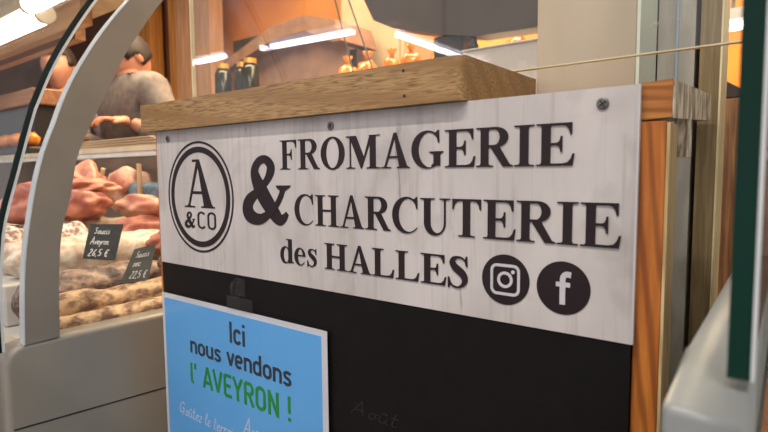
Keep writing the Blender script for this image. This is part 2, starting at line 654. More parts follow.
# ---------------------------------------------------------------- materials
def sign_print():
    """pale printed whitewashed planks: vertical grain, plank joints, a few grey cracks"""
    m, nt, b = principled('whitewashed plank print')
    L = nt.links.new
    b.inputs['Roughness'].default_value = 0.38
    tc = nt.nodes.new('ShaderNodeTexCoord')

    def nz(scale, detail, dist):
        mp = nt.nodes.new('ShaderNodeMapping')
        mp.inputs['Scale'].default_value = scale
        n = nt.nodes.new('ShaderNodeTexNoise')
        n.inputs['Scale'].default_value = 1
        n.inputs['Detail'].default_value = detail
        n.inputs['Distortion'].default_value = dist
        L(tc.outputs['Object'], mp.inputs[0])
        L(mp.outputs[0], n.inputs['Vector'])
        return n

    def ramp(src, p0, c0, p1, c1):
        r = nt.nodes.new('ShaderNodeValToRGB')
        e = r.color_ramp.elements
        e[0].position, e[0].color = p0, c0
        e[1].position, e[1].color = p1, c1
        L(src, r.inputs[0])
        return r.outputs[0]

    def mul(a, c, f):
        x = nt.nodes.new('ShaderNodeMix')
        x.data_type = 'RGBA'
        x.blend_type = 'MULTIPLY'
        x.inputs[0].default_value = f
        L(a, x.inputs[6])
        L(c, x.inputs[7])
        return x.outputs[2]

    base = ramp(nz((14, 14, 9), 5, 0.5).outputs['Fac'], 0.35, rgb((188, 181, 177)), 0.65, rgb((206, 199, 195)))
    grain = ramp(nz((150, 150, 6), 6, 0.8).outputs['Fac'], 0.30, (0.80, 0.79, 0.78, 1), 0.48, (1, 1, 1, 1))
    crack = ramp(nz((60, 60, 9), 2, 2.2).outputs['Fac'], 0.245, (0.60, 0.58, 0.56, 1), 0.30, (1, 1, 1, 1))
    patch = ramp(nz((22, 22, 16), 6, 1.0).outputs['Fac'], 0.36, (0.86, 0.85, 0.84, 1), 0.46, (1, 1, 1, 1))
    c = mul(mul(mul(base, grain, 0.9), crack, 0.9), patch, 0.8)
    L(c, b.inputs['Base Color'])
    return m


M = {}
M['sign'] = sign_print()
M['ink'] = mat('dark brown black print', (36, 26, 29), (43, 32, 35), rough=0.5, spec=0.25)
M['black'] = mat('black board', (16, 13, 13), (22, 18, 18), (60, 60, 60), rough=0.6, lo=0.3, hi=0.75, spec=0.2)
M['edge_white'] = mat('white panel edge', (205, 203, 205), (190, 188, 190))
M['oak'] = wood('oiled cap timber', (172, 136, 86), (118, 86, 48), (140, 104, 60), 'x', 0.45, 560, 22, 2.0, 0.35, (0.34, 0.44, 0.60), 0.10)
M['pine'] = wood('varnished orange pine', (206, 126, 48), (176, 98, 34), (132, 68, 22), 'z', 0.3, 200, 70, 4.0, 0.1)
M['pine_h'] = wood('varnished pine rail', (196, 132, 62), (168, 100, 40), (140, 80, 30), 'x', 0.35, 200, 90, 3.0, 0.1)
M['raw'] = wood('raw sawn timber end', (246, 234, 208), (150, 128, 100), (110, 92, 66), 'z', 0.8, 300, 0, 0, 0.9, (0.4, 0.48, 0.58), 0.16)
M['pale_ply'] = wood('pale plywood edge', (226, 202, 152), (196, 168, 118), (176, 148, 100), 'z', 0.6, 240, 90, 2.0, 0.2)
M['board_brown'] = wood('greyed brown board', (156, 134, 96), (126, 104, 70), (110, 90, 60), 'z', 0.6, 240, 0, 0, 0.2)
M['screw'] = mat('dull steel screw', (128, 124, 122), (84, 82, 82), (400, 400, 400), rough=0.5, metal=0.3)
M['dark'] = mat('dark hole', (30, 22, 18), (20, 16, 14))
M['grey_plastic'] = mat('warm grey moulded plastic', (140, 135, 124), (132, 127, 116), (6, 6, 6), rough=0.35)
M['grey_arch'] = mat('taupe grey profile', (138, 130, 118), (130, 122, 110), (12, 12, 12), rough=0.45)
M['arch_edge'] = mat('light grey metal strip', (200, 206, 206), (186, 192, 194), rough=0.35)
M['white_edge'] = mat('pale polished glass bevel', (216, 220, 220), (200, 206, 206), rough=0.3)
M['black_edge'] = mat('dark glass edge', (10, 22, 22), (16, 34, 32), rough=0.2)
M['green_edge'] = mat('deep green glass edge', (2, 46, 36), (1, 34, 27), (30, 30, 6), rough=0.35, spec=0.25)
M['glass'] = glass('clear glass', (0.97, 0.985, 0.975), 1.5, 1.0)
M['glass_screen'] = glass('clear screen glass', (0.97, 0.98, 0.97), 1.5, 0.9, 0.008, 0.03)
M['glass_curved'] = glass('curved counter glass', (0.96, 0.97, 0.97), 1.35, 0.4, 0.0, 0.03)
M['glass_line'] = mat('bright glass rim', (226, 214, 178), (205, 190, 150), rough=0.3)
M['blue'] = mat('sky blue poster print', (96, 176, 238), (108, 186, 242), (5, 5, 5), rough=0.3, lo=0.3, hi=0.7)
M['paper_white'] = mat('white paper', (226, 226, 228), (216, 216, 220), rough=0.5)
M['poster_dark'] = mat('charcoal poster print', (44, 54, 62), (50, 60, 68), rough=0.35)
M['poster_green'] = mat('green poster print', (24, 142, 58), (34, 152, 66), rough=0.35)
M['sleeve'] = glass('clear plastic sleeve', (0.97, 0.97, 0.98), 1.4, 0.55, 0.08)
M['clear_plastic'] = glass('clear plastic hook', (0.90, 0.90, 0.90), 1.45, 0.9, 0.12, 0.015)
M['chalk'] = mat('faint rubbed chalk', (40, 36, 36), (26, 22, 22), (300, 300, 300), rough=0.9)
M['slate'] = mat('dark slate', (42, 50, 58), (32, 39, 47), (60, 60, 60), rough=0.5)
M['slate_grey'] = mat('grey slate', (82, 88, 88), (68, 74, 74), (60, 60, 60), rough=0.5)
M['tag_ink'] = mat('white chalk pen', (216, 222, 226), (200, 206, 210))
M['cream'] = mat('cream painted pillar', (198, 182, 160), (184, 166, 144), (24, 24, 4), rough=0.6, lo=0.3, hi=0.7)
M['pale_green'] = mat('pale green white trim', (230, 236, 220), (218, 226, 208), (12, 12, 4), rough=0.5)
M['granite'] = mat('grey speckled metal', (194, 187, 175), (176, 169, 158), (90, 90, 20), rough=0.4, lo=0.4, hi=0.6)
M['bright_strip'] = mat('bright aluminium strip', (190, 204, 220), (170, 186, 204), rough=0.25, metal=0.4)
M['floor'] = mat('grey concrete', (120, 112, 104), (96, 90, 84), (3, 3, 3), rough=0.6)
M['ceiling'] = mat('pale ceiling', (190, 184, 176), (176, 170, 162), (2, 2, 2), rough=0.8)
M['wall_orange'] = mat('orange ochre wall', (224, 142, 52), (196, 112, 44), (1.6, 1.6, 2.2), rough=0.7)
M['wall_brown'] = mat('brown wall', (120, 84, 66), (90, 60, 50), (2, 2, 2), rough=0.7)
M['post_orange'] = wood('honey timber', (214, 148, 76), (176, 112, 52), (150, 90, 40), 'z', 0.5, 60, 0, 0, 0.1)
M['post_tan'] = wood('pinkish tan timber', (200, 156, 122), (170, 124, 92), (150, 100, 70), 'z', 0.5, 50, 0, 0, 0.1)
M['dark_green'] = mat('dark olive', (54, 48, 36), (36, 34, 28), (10, 10, 10), rough=0.6)
M['awning'] = mat('brown cloth', (122, 88, 68), (100, 70, 56), (14, 14, 14), rough=0.8)
M['awning_panel'] = mat('mauve tan cloth', (134, 106, 92), (110, 86, 76), (8, 8, 8), rough=0.8)
M['beige'] = mat('beige enamel', (168, 146, 118), (156, 132, 104), (4, 4, 4), rough=0.5)
M['machine'] = mat('dark grey enamel', (68, 57, 50), (52, 45, 41), (8, 8, 8), rough=0.4)
M['machine_dark'] = mat('dark steel', (46, 46, 54), (36, 36, 42), rough=0.35, metal=0.3)
M['white_top'] = mat('white marbled worktop', (214, 208, 200), (186, 180, 176), (16, 16, 16), rough=0.35, lo=0.35, hi=0.5)
M['cloth_vendor'] = mat('taupe cloth', (126, 118, 114), (106, 99, 96), (40, 40, 40), rough=0.85)
M['cloth_lavender'] = mat('lavender grey cloth', (150, 138, 146), (130, 120, 130), (40, 40, 40), rough=0.85)
M['trousers'] = mat('dark trousers', (48, 46, 52), (40, 38, 44), rough=0.85)
M['skin'] = mat('skin', (188, 136, 112), (174, 120, 98), (14, 14, 14), rough=0.5)
M['hair'] = mat('dark hair', (44, 34, 32), (30, 24, 24), (120, 120, 30), rough=0.6)
M['cap_red'] = mat('dark cloth collar', (70, 58, 60), (58, 48, 50), rough=0.8)
M['sau_tan'] = mat('dry sausage skin', (192, 160, 122), (104, 76, 58), (90, 60, 90), rough=0.6, lo=0.40, hi=0.60, bump=0.6)
M['sau_dark'] = mat('dark dry sausage skin', (150, 122, 104), (74, 58, 56), (80, 50, 80), rough=0.5, lo=0.40, hi=0.58, bump=0.6)
M['sau_white'] = mat('white mould sausage skin', (226, 212, 192), (176, 150, 128), (55, 55, 55), rough=0.65, lo=0.4, hi=0.68, bump=0.6)
M['ham_red'] = mat('cured ham', (206, 140, 114), (146, 74, 62), (34, 34, 34), rough=0.45, lo=0.35, hi=0.65, bump=0.3)
M['ham_pale'] = mat('pale fat ham', (222, 180, 150), (186, 112, 88), (30, 30, 30), rough=0.5, lo=0.35, hi=0.65, bump=0.3)
M['net'] = mat('white netting', (226, 214, 204), (150, 116, 100), (130, 130, 130), rough=0.7, lo=0.42, hi=0.58, bump=0.6)
M['stick'] = wood('pale stick', (206, 176, 136), (170, 140, 100), (150, 120, 80), 'z', 0.6, 100, 0, 0, 0)
M['tray_blue'] = mat('blue grey packet', (112, 138, 150), (74, 98, 110), (40, 40, 40), rough=0.4, lo=0.4, hi=0.6)
M['crate'] = wood('brown crate wood', (164, 116, 84), (130, 88, 60), (110, 70, 46), 'x', 0.6, 80, 0, 0, 0.2)
M['tray_black'] = mat('black tray', (34, 30, 30), (24, 22, 22), rough=0.4)
M['orange_food'] = mat('orange glazed food', (220, 138, 40), (190, 100, 24), (40, 40, 40), rough=0.35)
M['deck'] = mat('white enamel deck', (206, 202, 194), (194, 190, 182), rough=0.35)
M['inner_back'] = mat('brown grey inner panel', (128, 112, 104), (106, 92, 86), (6, 6, 6), rough=0.5)
M['soffit'] = wood('brown canopy timber', (170, 128, 88), (134, 96, 62), (116, 80, 50), 'x', 0.5, 60, 0, 0, 0.1)
M['rail_cream'] = mat('cream canopy rail', (206, 188, 160), (186, 168, 140), rough=0.5)
M['amber'] = mat('amber glossy packet', (228, 142, 40), (180, 92, 24), (30, 30, 30), rough=0.12, lo=0.35, hi=0.65)
M['jar_dark'] = mat('dark green jar', (30, 32, 26), (20, 22, 18), rough=0.2)
M['lid'] = mat('gold lid', (206, 160, 80), (190, 140, 66), rough=0.3, metal=0.5)
M['cord'] = mat('grey cord', (120, 108, 92), (104, 94, 80), rough=0.6)
M['steel'] = mat('chrome', (190, 190, 190), (170, 170, 172), rough=0.15, metal=1.0)
M['tube_violet'] = glow('violet white tube', (0.93, 0.86, 1.0), 30)
M['tube_warm'] = glow('warm white tube', (1.0, 0.93, 0.80), 9)
M['tube_reflection'] = glow('warm tube reflection', (1.0, 0.90, 0.70), 8)
M['housing'] = mat('white enamel housing', (216, 214, 210), (204, 202, 198), rough=0.4)

# ---------------------------------------------------------------- room shell
F = -ZO
structure('floor', MB().box(-7, 3.2, -4.0, 2.6, F - 0.1, F), M['floor'])
structure('ceiling', MB().box(-7, 3.2, -1.4, 2.6, 1.85, 1.95), M['ceiling'])
structure('wall_back', MB().box(-7, 3.2, 2.45, 2.6, F, 1.85), M['wall_orange'])
structure('wall_left', MB().box(-7.1, -7, -1.4, 2.6, F, 1.85), M['wall_brown'])
pil = structure('pillar_cream', MB().box(0.4335, 0.519, 0.132, 0.199, F, 1.85, 0.001, 1), M['cream'])
structure('trim_1', MB().box(0.519, 0.5215, 0.1325, 0.199, F, 1.85), M['pale_green'])

# ---------------------------------------------------------------- the sign cabinet
cab = thing('sign_cabinet', 'wooden cabinet carrying the big shop sign, with thick timber top and black front panel', 'cabinet', (0.27, 0.06, F))
mb = MB().prism([(-0.0248, 0.131)] + arc(-0.0198, -0.0028, 0.005, 0.005, 180, 270, 6) + arc(0.4255, 0.0002, 0.008, 0.008, 270, 360, 8) + [(0.4335, 0.131)], 'xy', 0.0003, 0.0330)
top = mesh_obj('top_slab', mb, M['oak'], cab)
nb = MB()
nb.tube([(0.3809, -0.0076, 0.0271), (0.3809, -0.0082, 0.0271)], 0.0012, 10)
mesh_obj('nail', nb, M['dark'], top)
nb = MB()
nb.tube([(0.3818, -0.0076, 0.0077), (0.3818, -0.0082, 0.0077)], 0.0012, 10)
mesh_obj('nail', nb, M['dark'], top)
mesh_obj('carcass', MB().box(0.004, 0.545, 0.008, 0.12, F, 0.0), M['board_brown'], cab)
mesh_obj('front_panel', MB().box(0.0005, 0.5495, 0.0008, 0.008, F + 0.02, -0.1619), M['black'], cab)
mesh_obj('upright', MB().box(-0.004, 0.0003, 0.0010, 0.03, F, -0.0003, 0.0006, 1), M['pine'], cab, )
up = mesh_obj('upright', MB().box(0.5500, 0.5655, 0.0045, 0.032, F, -0.0225, 0.0006, 1), M['pine'], cab)
mesh_obj('edge_strip', MB().box(0.5655, 0.5672, 0.0048, 0.031, F, -0.0235), M['pale_ply'], up)
rail = mesh_obj('rail', MB().hexa([(0.5502, 0.0045, -0.0215), (0.5678, 0.0045, -0.0205), (0.5678, 0.185, -0.0100), (0.5502, 0.185, -0.0100),
                                    (0.5502, 0.0045, 0.0010), (0.5678, 0.0045, 0.0018), (0.5678, 0.185, 0.0120), (0.5502, 0.185, 0.0120)]), M['pine_h'], cab)
eg = MB().hexa([(0.5679, 0.0052, -0.0212), (0.5686, 0.0052, -0.0212), (0.5686, 0.185, -0.0100), (0.5679, 0.185, -0.0100),
                (0.5679, 0.0052, 0.0014), (0.5686, 0.0052, 0.0014), (0.5686, 0.185, 0.0120), (0.5679, 0.185, 0.0120)])
mesh_obj('sawn_end', eg, M['raw'], rail)
mesh_obj('batten', MB().box(0.5590, 0.5680, 0.07, 0.085, -0.043, -0.0165), M['raw'], cab)

# ---------------------------------------------------------------- the sign
sg = thing('shop_sign', 'white plank-print shop sign with dark lettering screwed above the black panel', 'sign', (0.275, 0.0, -0.1618))
pan = mesh_obj('panel', MB().box(0.0, 0.55, 0.0, 0.0035, -0.1618, 0.0), M['sign'], sg)
mesh_obj('panel_edge', MB().box(0.5500, 0.5512, 0.0001, 0.0035, -0.1618, 0.0), M['edge_white'], pan)
K = 0.0285 / 676


def line(text, u0, u1, base, cap):
    polys, x = times_text(text)
    x0 = min(a for p in polys for a, b in p)
    x1 = max(a for p in polys for a, b in p)
    ku = (u1 - u0) / (x1 - x0)
    mb = print_on(MB(), put(polys, u0 - x0 * ku, base, ku, cap / 676), -0.00005)
    return mesh_obj('lettering', mb, M['ink'], sg)


line('FROMAGERIE', 0.2263, 0.5125, -0.0486, 0.0283)
line('CHARCUTERIE', 0.2455, 0.5425, -0.1012, 0.0286)
line('des HALLES', 0.2235, 0.4345, -0.1408, 0.0240)
AMP = [(0.2351, -0.0914, 0.0050), (0.2298, -0.0968, 0.0091), (0.2221, -0.0972, 0.0139), (0.2100, -0.0861, 0.0175), (0.1977, -0.0716, 0.0189), (0.1891, -0.0578, 0.0149), (0.1875, -0.0482, 0.0115),
       (0.1942, -0.0398, 0.0088), (0.2039, -0.0381, 0.0085), (0.2115, -0.0438, 0.0110), (0.2115, -0.0505, 0.0113), (0.2050, -0.0599, 0.0083), (0.1929, -0.0695, 0.0082), (0.1785, -0.0796, 0.0137),
       (0.1745, -0.0874, 0.0166), (0.1765, -0.0940, 0.0170), (0.1850, -0.0985, 0.0135), (0.1965, -0.0985, 0.0105), (0.2096, -0.0920, 0.0078), (0.2194, -0.0840, 0.0066), (0.2260, -0.0752, 0.0066), (0.2299, -0.0670, 0.0066)]
amp = brush(AMP) + [[(0.2196, -0.0642), (0.2408, -0.0640), (0.2389, -0.0664), (0.2323, -0.0695), (0.2256, -0.0695), (0.2208, -0.0667)]]
mesh_obj('ampersand', print_on(MB(), amp, -0.00005), M['ink'], sg)
# round emblem
cx, cz = 0.0868, -0.0788
lg = MB()
print_on(lg, ring(cx, cz, 0.0640, 0.0616), -0.00005)
print_on(lg, ring(cx, cz, 0.0578, 0.0512), -0.00005)
emb = mesh_obj('emblem', lg, M['ink'], sg)
mb = print_on(MB(), put(g_A() + [[(225, 655), (350, 655), (392, 690), (225, 690)]], cx - 0.0305, -0.0910, 0.0610 / 724, 0.0555 / 690), -0.00005)
mesh_obj('lettering', mb, M['ink'], emb)
small = [(a, b) for a, b in [(0, 0)]]
ax0, ax1, az0, az1 = 0.1665, 0.2405, -0.1065, -0.0338
mb = MB()
print_on(mb, [[(0.0560 + (a - ax0) / (ax1 - ax0) * 0.0215, -0.1160 + (b - az0) / (az1 - az0) * 0.0200) for a, b in p] for p in amp], -0.00005)
for i, ch in enumerate('CO'):
    wd, st = din(ch)
    for P in st:
        print_on(mb, put(brush(P, 74, smooth=False), 0.0800 + i * 0.0195, -0.1155, 0.0205 / 460, 0.0205 / 700), -0.00005)
mesh_obj('lettering', mb, M['ink'], emb)


def disc_icon(cx, cz, r, marks):
    d = MB()
    d.prism(arc(cx, cz, r, r, 0, 360, 64)[:-1], 'xz', -0.00005, -0.0004)
    o = mesh_obj('icon', d, M['ink'], sg)
    mesh_obj('symbol', print_on(MB(), marks, -0.00042, 0.0003), M['edge_white'], o)


def rsq(cx, cz, h, rad, wd):
    P = []
    for sx, sz, a in ((1, 1, 0), (-1, 1, 90), (-1, -1, 180), (1, -1, 270)):
        P += arc(cx + sx * (h - rad), cz + sz * (h - rad), rad, rad, a, a + 90, 8)
    P.append(P[0])
    return brush(P, wd, smooth=False)


ix, iz = 0.4648, -0.1302
disc_icon(ix, iz, 0.0184, rsq(ix, iz, 0.0104, 0.0040, 0.0021) + ring(ix, iz, 0.0060, 0.0039, 40) + [arc(ix + 0.0061, iz + 0.0061, 0.0014, 0.0014, 0, 360, 16)[:-1]])
fx, fz = 0.5066, -0.1310
fm = brush([(fx + 0.0078, fz + 0.0104), (fx + 0.0040, fz + 0.0106), (fx + 0.0016, fz + 0.0082), (fx + 0.0013, fz + 0.0040), (fx + 0.0013, fz - 0.0125)], 0.0044) + [rect(fx - 0.0040, fz + 0.0010, fx + 0.0072, fz + 0.0045)]
disc_icon(fx, fz, 0.0182, [[(fx + (a - fx) * 0.86 - 0.0012, fz + (b - fz) * 0.9) for a, b in p] for p in fm])
for sx in (0.0262, 0.2952, 0.5295):
    sb = MB()
    sb.tube([(sx, 0.0, -0.0100), (sx, -0.0009, -0.0100), (sx, -0.0014, -0.0100)], [0.0038, 0.0038, 0.0028], 18)
    s = mesh_obj('screw', sb, M['screw'], sg)
    cb = MB()
    for a in (35, 125):
        dx, dz = math.cos(R(a)) * 0.0021, math.sin(R(a)) * 0.0021
        cb.tube([(sx - dx, -0.0015, -0.0100 - dz), (sx + dx, -0.0015, -0.0100 + dz)], 0.0004, 6)
    mesh_obj('slot', cb, M['dark'], s)

# ---------------------------------------------------------------- poster on the black panel
po = thing('poster', 'blue poster in a clear sleeve hanging on the black panel, green AVEYRON line', 'poster', (0.145, -0.003, -0.41))


def bent(u):      # the left edge curls off the board
    return -0.0030 - 0.0008 * max(0.0, (0.05 - u) / 0.05) ** 2


def sheet(x0, x1, z0, z1, lift, th, n=24):
    mb = MB()
    A, B = [], []
    for k in range(n + 1):
        u = x0 + (x1 - x0) * k / n
        y = bent(u) - lift
        A.append((mb.v(u, y, z0), mb.v(u, y, z1)))
        B.append((mb.v(u, y - th, z0), mb.v(u, y - th, z1)))
    for k in range(n):
        for a, b, c, d in ((A[k][0], A[k + 1][0], A[k + 1][1], A[k][1]), (B[k][1], B[k + 1][1], B[k + 1][0], B[k][0]), (A[k][1], A[k + 1][1], B[k + 1][1], B[k][1]), (A[k + 1][0], A[k][0], B[k][0], B[k + 1][0])):
            mb.face([a, b, c, d])
    for q in (0, n):
        mb.face([A[q][0], A[q][1], B[q][1], B[q][0]])
    return mb


pap = mesh_obj('sheet', sheet(0.0045, 0.2890, -0.405, -0.1995, 0.0, 0.0004), M['paper_white'], po)
mesh_obj('printed_field', sheet(0.0095, 0.2815, -0.398, -0.2055, 0.0004, 0.00015), M['blue'], pap)


def on_poster(polys, m):
    mb = MB()
    for i, p in enumerate(polys):
        u = sum(a for a, b in p) / len(p)
        y = bent(u) - 0.00056
        mb.prism(p, 'xz', y, y - 0.0002 - (i % 60) * 2.5e-6)
    mesh_obj('lettering', mb, m, pap)


def fit(fn, text, u0, u1, base, cap, pen, unit=700):
    polys, x = fn(text, pen)
    x0 = min(a for p in polys for a, b in p)
    x1 = max(a for p in polys for a, b in p)
    ku = (u1 - u0) / (x1 - x0)
    return put(polys, u0 - x0 * ku, base, ku, cap / unit)


on_poster(fit(din_text, 'Ici', 0.1405, 0.1672, -0.2385, 0.0238, 112), M['poster_dark'])
on_poster(fit(din_text, 'nous vendons', 0.0625, 0.2390, -0.2650, 0.0245, 110, 700) and
          fit(din_text, 'nous', 0.0625, 0.1235, -0.2655, 0.0205, 110) + fit(din_text, 'vendons', 0.1335, 0.2395, -0.2655, 0.0215, 110), M['poster_dark'])
on_poster(fit(din_text, "l'", 0.0610, 0.0735, -0.3035, 0.0250, 110) + fit(din_text, 'AVEYRON', 0.0855, 0.2195, -0.3030, 0.0265, 105) + fit(din_text, '!', 0.2330, 0.2372, -0.3020, 0.0262, 105), M['poster_green'])
on_poster(fit(script_text, 'GoUtez le terroir', 0.0345, 0.1480, -0.3490, 0.0155, 36) + fit(script_text, 'Aveyronnais', 0.1590, 0.2580, -0.3375, 0.0190, 38), M['paper_white'])
mesh_obj('sleeve', sheet(0.0030, 0.2905, -0.408, -0.1970, 0.0010, 0.0004), M['sleeve'], po)

hk = thing('poster_hook', 'small clear plastic hook on the black panel above the poster', 'hook', (0.157, 0.0, -0.185))
mesh_obj('base', MB().box(0.1490, 0.1665, -0.0022, 0.0006, -0.1845, -0.1655, 0.001, 2), M['clear_plastic'], hk)
mesh_obj('clip', MB().box(0.1390, 0.1830, -0.0049, -0.0044, -0.1995, -0.1850, 0.0), M['clear_plastic'], hk)
hb = MB()
hb.tube(spline([(0.1570, -0.0022, -0.170), (0.1580, -0.009, -0.168), (0.1595, -0.0130, -0.172), (0.1600, -0.0120, -0.180), (0.1600, -0.0060, -0.1845)], 4), 0.0017, 8)
mesh_obj('hook', hb, M['clear_plastic'], hk, True)

# faint chalk on the black panel (old rubbed-out word)
cb = MB()
polys, x = script_text('AoUt', 30)
print_on(cb, put(polys, 0.312, -0.272, 0.054 / x, 0.013 / 700), 0.0008)
mesh_obj('chalk_mark', cb, M['chalk'], [c for c in cab.children if c.name.startswith('front_panel')][0])

# ---------------------------------------------------------------- clear screen above the cabinet
gs = thing('glass_screen', 'clear upright glass sheet standing on the timber top, reflecting violet tubes', 'glass screen', (0.27, 0.085, 0.0335))
mesh_obj('pane', MB().box(-0.0455, 0.5955, 0.0836, 0.0886, 0.0342, 0.75), M['glass_screen'], gs)
mesh_obj('rim', MB().box(-0.0455, 0.5955, 0.0828, 0.0886, 0.0335, 0.0345), M['glass_line'], gs)
mesh_obj('rim', MB().box(-0.0475, -0.0457, 0.0830, 0.0886, 0.0335, 0.75), M['glass_line'], gs)
sm = MB()
for i in range(7):
    u = 0.534 + i * 0.0046 + random.uniform(-0.002, 0.002)
    h = random.uniform(0.003, 0.007)
    print_on(sm, brush([(u, 0.053), (u + 0.001, 0.053 + h * 0.6), (u + 0.003, 0.053 + h), (u + 0.0045, 0.052 + h * 0.5)], 0.0005), 0.0835, 0.0001)
mesh_obj('scratches', sm, mat('dusty scratch', (172, 164, 152)), gs)

# ---------------------------------------------------------------- left display counter
XL = -0.045
dc = thing('display_counter', 'curved-glass deli counter full of sausages beside the shop sign', 'display counter', (-1.0, 0.2, F))
prof = [(-0.1605, F + 0.08), (-0.1605, -0.262), (-0.157, -0.250), (-0.149, -0.2425), (-0.138, -0.240), (0.60, -0.247), (0.60, F + 0.08)]
mbp = MB()
mbp.prism(prof, 'yz', XL, XL - 0.03)
es = [e for e in mbp.bm.edges if all(abs(v.co.x - XL) < 1e-5 for v in e.verts)]
bmesh.ops.bevel(mbp.bm, geom=es, offset=0.006, segments=4, profile=0.5, affect='EDGES')
ep = mesh_obj('end_panel', mbp, M['grey_plastic'], dc, True)
sl = MB()
sl.hexa([(XL - 0.001, -0.156, -0.3345), (XL + 0.0004, -0.156, -0.3345), (XL + 0.0004, 0.55, -0.3780), (XL - 0.001, 0.55, -0.3780),
         (XL - 0.001, -0.156, -0.3330), (XL + 0.0004, -0.156, -0.3330), (XL + 0.0004, 0.55, -0.3765), (XL - 0.001, 0.55, -0.3765)])
mesh_obj('seam', sl, M['dark'], ep)
mesh_obj('base', MB().box(-2.6, XL - 0.031, -0.150, 0.60, F, -0.28), M['grey_plastic'], dc)
mesh_obj('deck', MB().box(-2.55, XL - 0.031, -0.140, 0.58, -0.279, -0.266), M['deck'], dc)
AF = [(-0.1399, -0.2415), (-0.1368, -0.1793), (-0.1323, -0.1349), (-0.1251, -0.093), (-0.1177, -0.0575), (-0.1078, -0.0238), (-0.0941, 0.0108), (-0.0854, 0.0343), (-0.0696, 0.0672), (-0.0411, 0.1145), (-0.012, 0.1545), (0.03, 0.205), (0.10, 0.27), (0.22, 0.345)]
AB = [(-0.1044, -0.2405), (-0.1019, -0.1739), (-0.0956, -0.1159), (-0.0851, -0.0815), (-0.0736, -0.0287), (-0.0492, 0.0236), (-0.0239, 0.0736), (-0.0074, 0.1044), (0.043, 0.178), (0.09, 0.225), (0.15, 0.275), (0.22, 0.315)]


def resample(P, n=40):
    P = spline(P, 8)
    d = [0]
    for a, b in zip(P, P[1:]):
        d.append(d[-1] + math.hypot(b[0] - a[0], b[1] - a[1]))
    out, j = [], 0
    for k in range(n + 1):
        t = d[-1] * k / n
        while j < len(d) - 2 and d[j + 1] < t:
            j += 1
        f = (t - d[j]) / max(1e-9, d[j + 1] - d[j])
        out.append(tuple(a + (b - a) * f for a, b in zip(P[j], P[j + 1])))
    return out


def band(mb, A, B, xa, xb):
    rows = []
    for a, b in zip(A, B):
        rows.append([mb.v(xa, *a), mb.v(xa, *b), mb.v(xb, *b), mb.v(xb, *a)])
    for p, q in zip(rows, rows[1:]):
        for k in range(4):
            mb.face([p[k], p[(k + 1) % 4], q[(k + 1) % 4], q[k]])
    mb.face(rows[0])
    mb.face(rows[-1][::-1])
    return mb


A, B = resample(AF), resample(AB)
arch = mesh_obj('arch_frame', band(MB(), A, B, XL, XL - 0.011), M['grey_arch'], dc)
mesh_obj('edge_trim', band(MB(), [(a[0] - 0.0014, a[1]) for a in A], [(a[0] - 0.0001, a[1]) for a in A], XL + 0.0003, XL - 0.0125), M['arch_edge'], arch)
GI = [(-0.1600, -0.2440), (-0.1592, -0.18), (-0.1550, -0.1322), (-0.1517, -0.1086), (-0.1456, -0.0841), (-0.1376, -0.0571), (-0.1185, 0.009), (-0.1103, 0.0318), (-0.087, 0.0838), (-0.0424, 0.1571), (0.02, 0.24), (0.10, 0.33), (0.22, 0.41)]
GI = resample(GI, 44)


def offs(P, d):
    out = []
    for i, p in enumerate(P):
        a, b = P[max(i - 1, 0)], P[min(i + 1, len(P) - 1)]
        dx, dy = b[0] - a[0], b[1] - a[1]
        l = math.hypot(dx, dy)
        out.append((p[0] - dy / l * d, p[1] + dx / l * d))
    return out


GO = offs(GI, 0.0075)
gl = mesh_obj('front_glass', band(MB(), offs(GI, 0.002), offs(GI, 0.007), XL - 0.0025, -2.5), M['glass_curved'], dc)
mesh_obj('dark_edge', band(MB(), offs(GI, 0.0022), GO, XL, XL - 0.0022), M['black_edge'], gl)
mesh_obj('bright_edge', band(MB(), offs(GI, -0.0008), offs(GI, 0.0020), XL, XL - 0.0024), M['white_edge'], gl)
mesh_obj('ledge', MB().box(-2.55, XL - 0.031, -0.155, -0.135, -0.262, -0.243), M['grey_plastic'], dc)
sh = mesh_obj('shelf', MB().box(-2.3, -0.075, 0.30, 0.50, 0.004, 0.016), M['rail_cream'], dc)
mesh_obj('light_strip', MB().box(-2.2, -0.12, 0.302, 0.330, -0.008, 0.0035), M['deck'], sh)
mesh_obj('rear_panel', MB().box(-2.55, -0.08, 0.56, 0.58, -0.262, 0.004), M['inner_back'], dc)
cp = mesh_obj('canopy', MB().box(-2.6, XL, 0.06, 0.42, 0.42, 0.45), M['rail_cream'], dc)
mesh_obj('beam', MB().box(-2.55, -0.87, 0.295, 0.325, 0.345, 0.42), M['soffit'], cp)
mesh_obj('beam', MB().box(-2.55, -1.12, 0.385, 0.415, 0.36, 0.42), M['soffit'], cp)
for k, (x0, x1, y, z) in enumerate(((-1.70, -0.715, 0.150, 0.305), (-0.70, -0.20, 0.120, 0.318))):
    tb = MB()
    tb.tube([(x0, y, z), (x1, y, z)], 0.020, 14)
    t = mesh_obj('light_tube', tb, M['tube_warm'], cp, True)
    eb = MB()
    eb.tube([(x1 + (0.0005 if k == 0 else -(x1 - x0) - 0.0005), y, z), (x1 + 0.012 if k == 0 else x0 - 0.012, y, z)], 0.021, 14)
    eb.box(x0, x1, y - 0.02, y + 0.02, z + 0.024, 0.42)
    mesh_obj('lamp_housing', eb, M['rail_cream'], t)
for x in (-2.5,):
    mesh_obj('rear_post', MB().box(x - 0.015, x + 0.015, 0.385, 0.400, 0.016, 0.36), M['grey_arch'], dc)


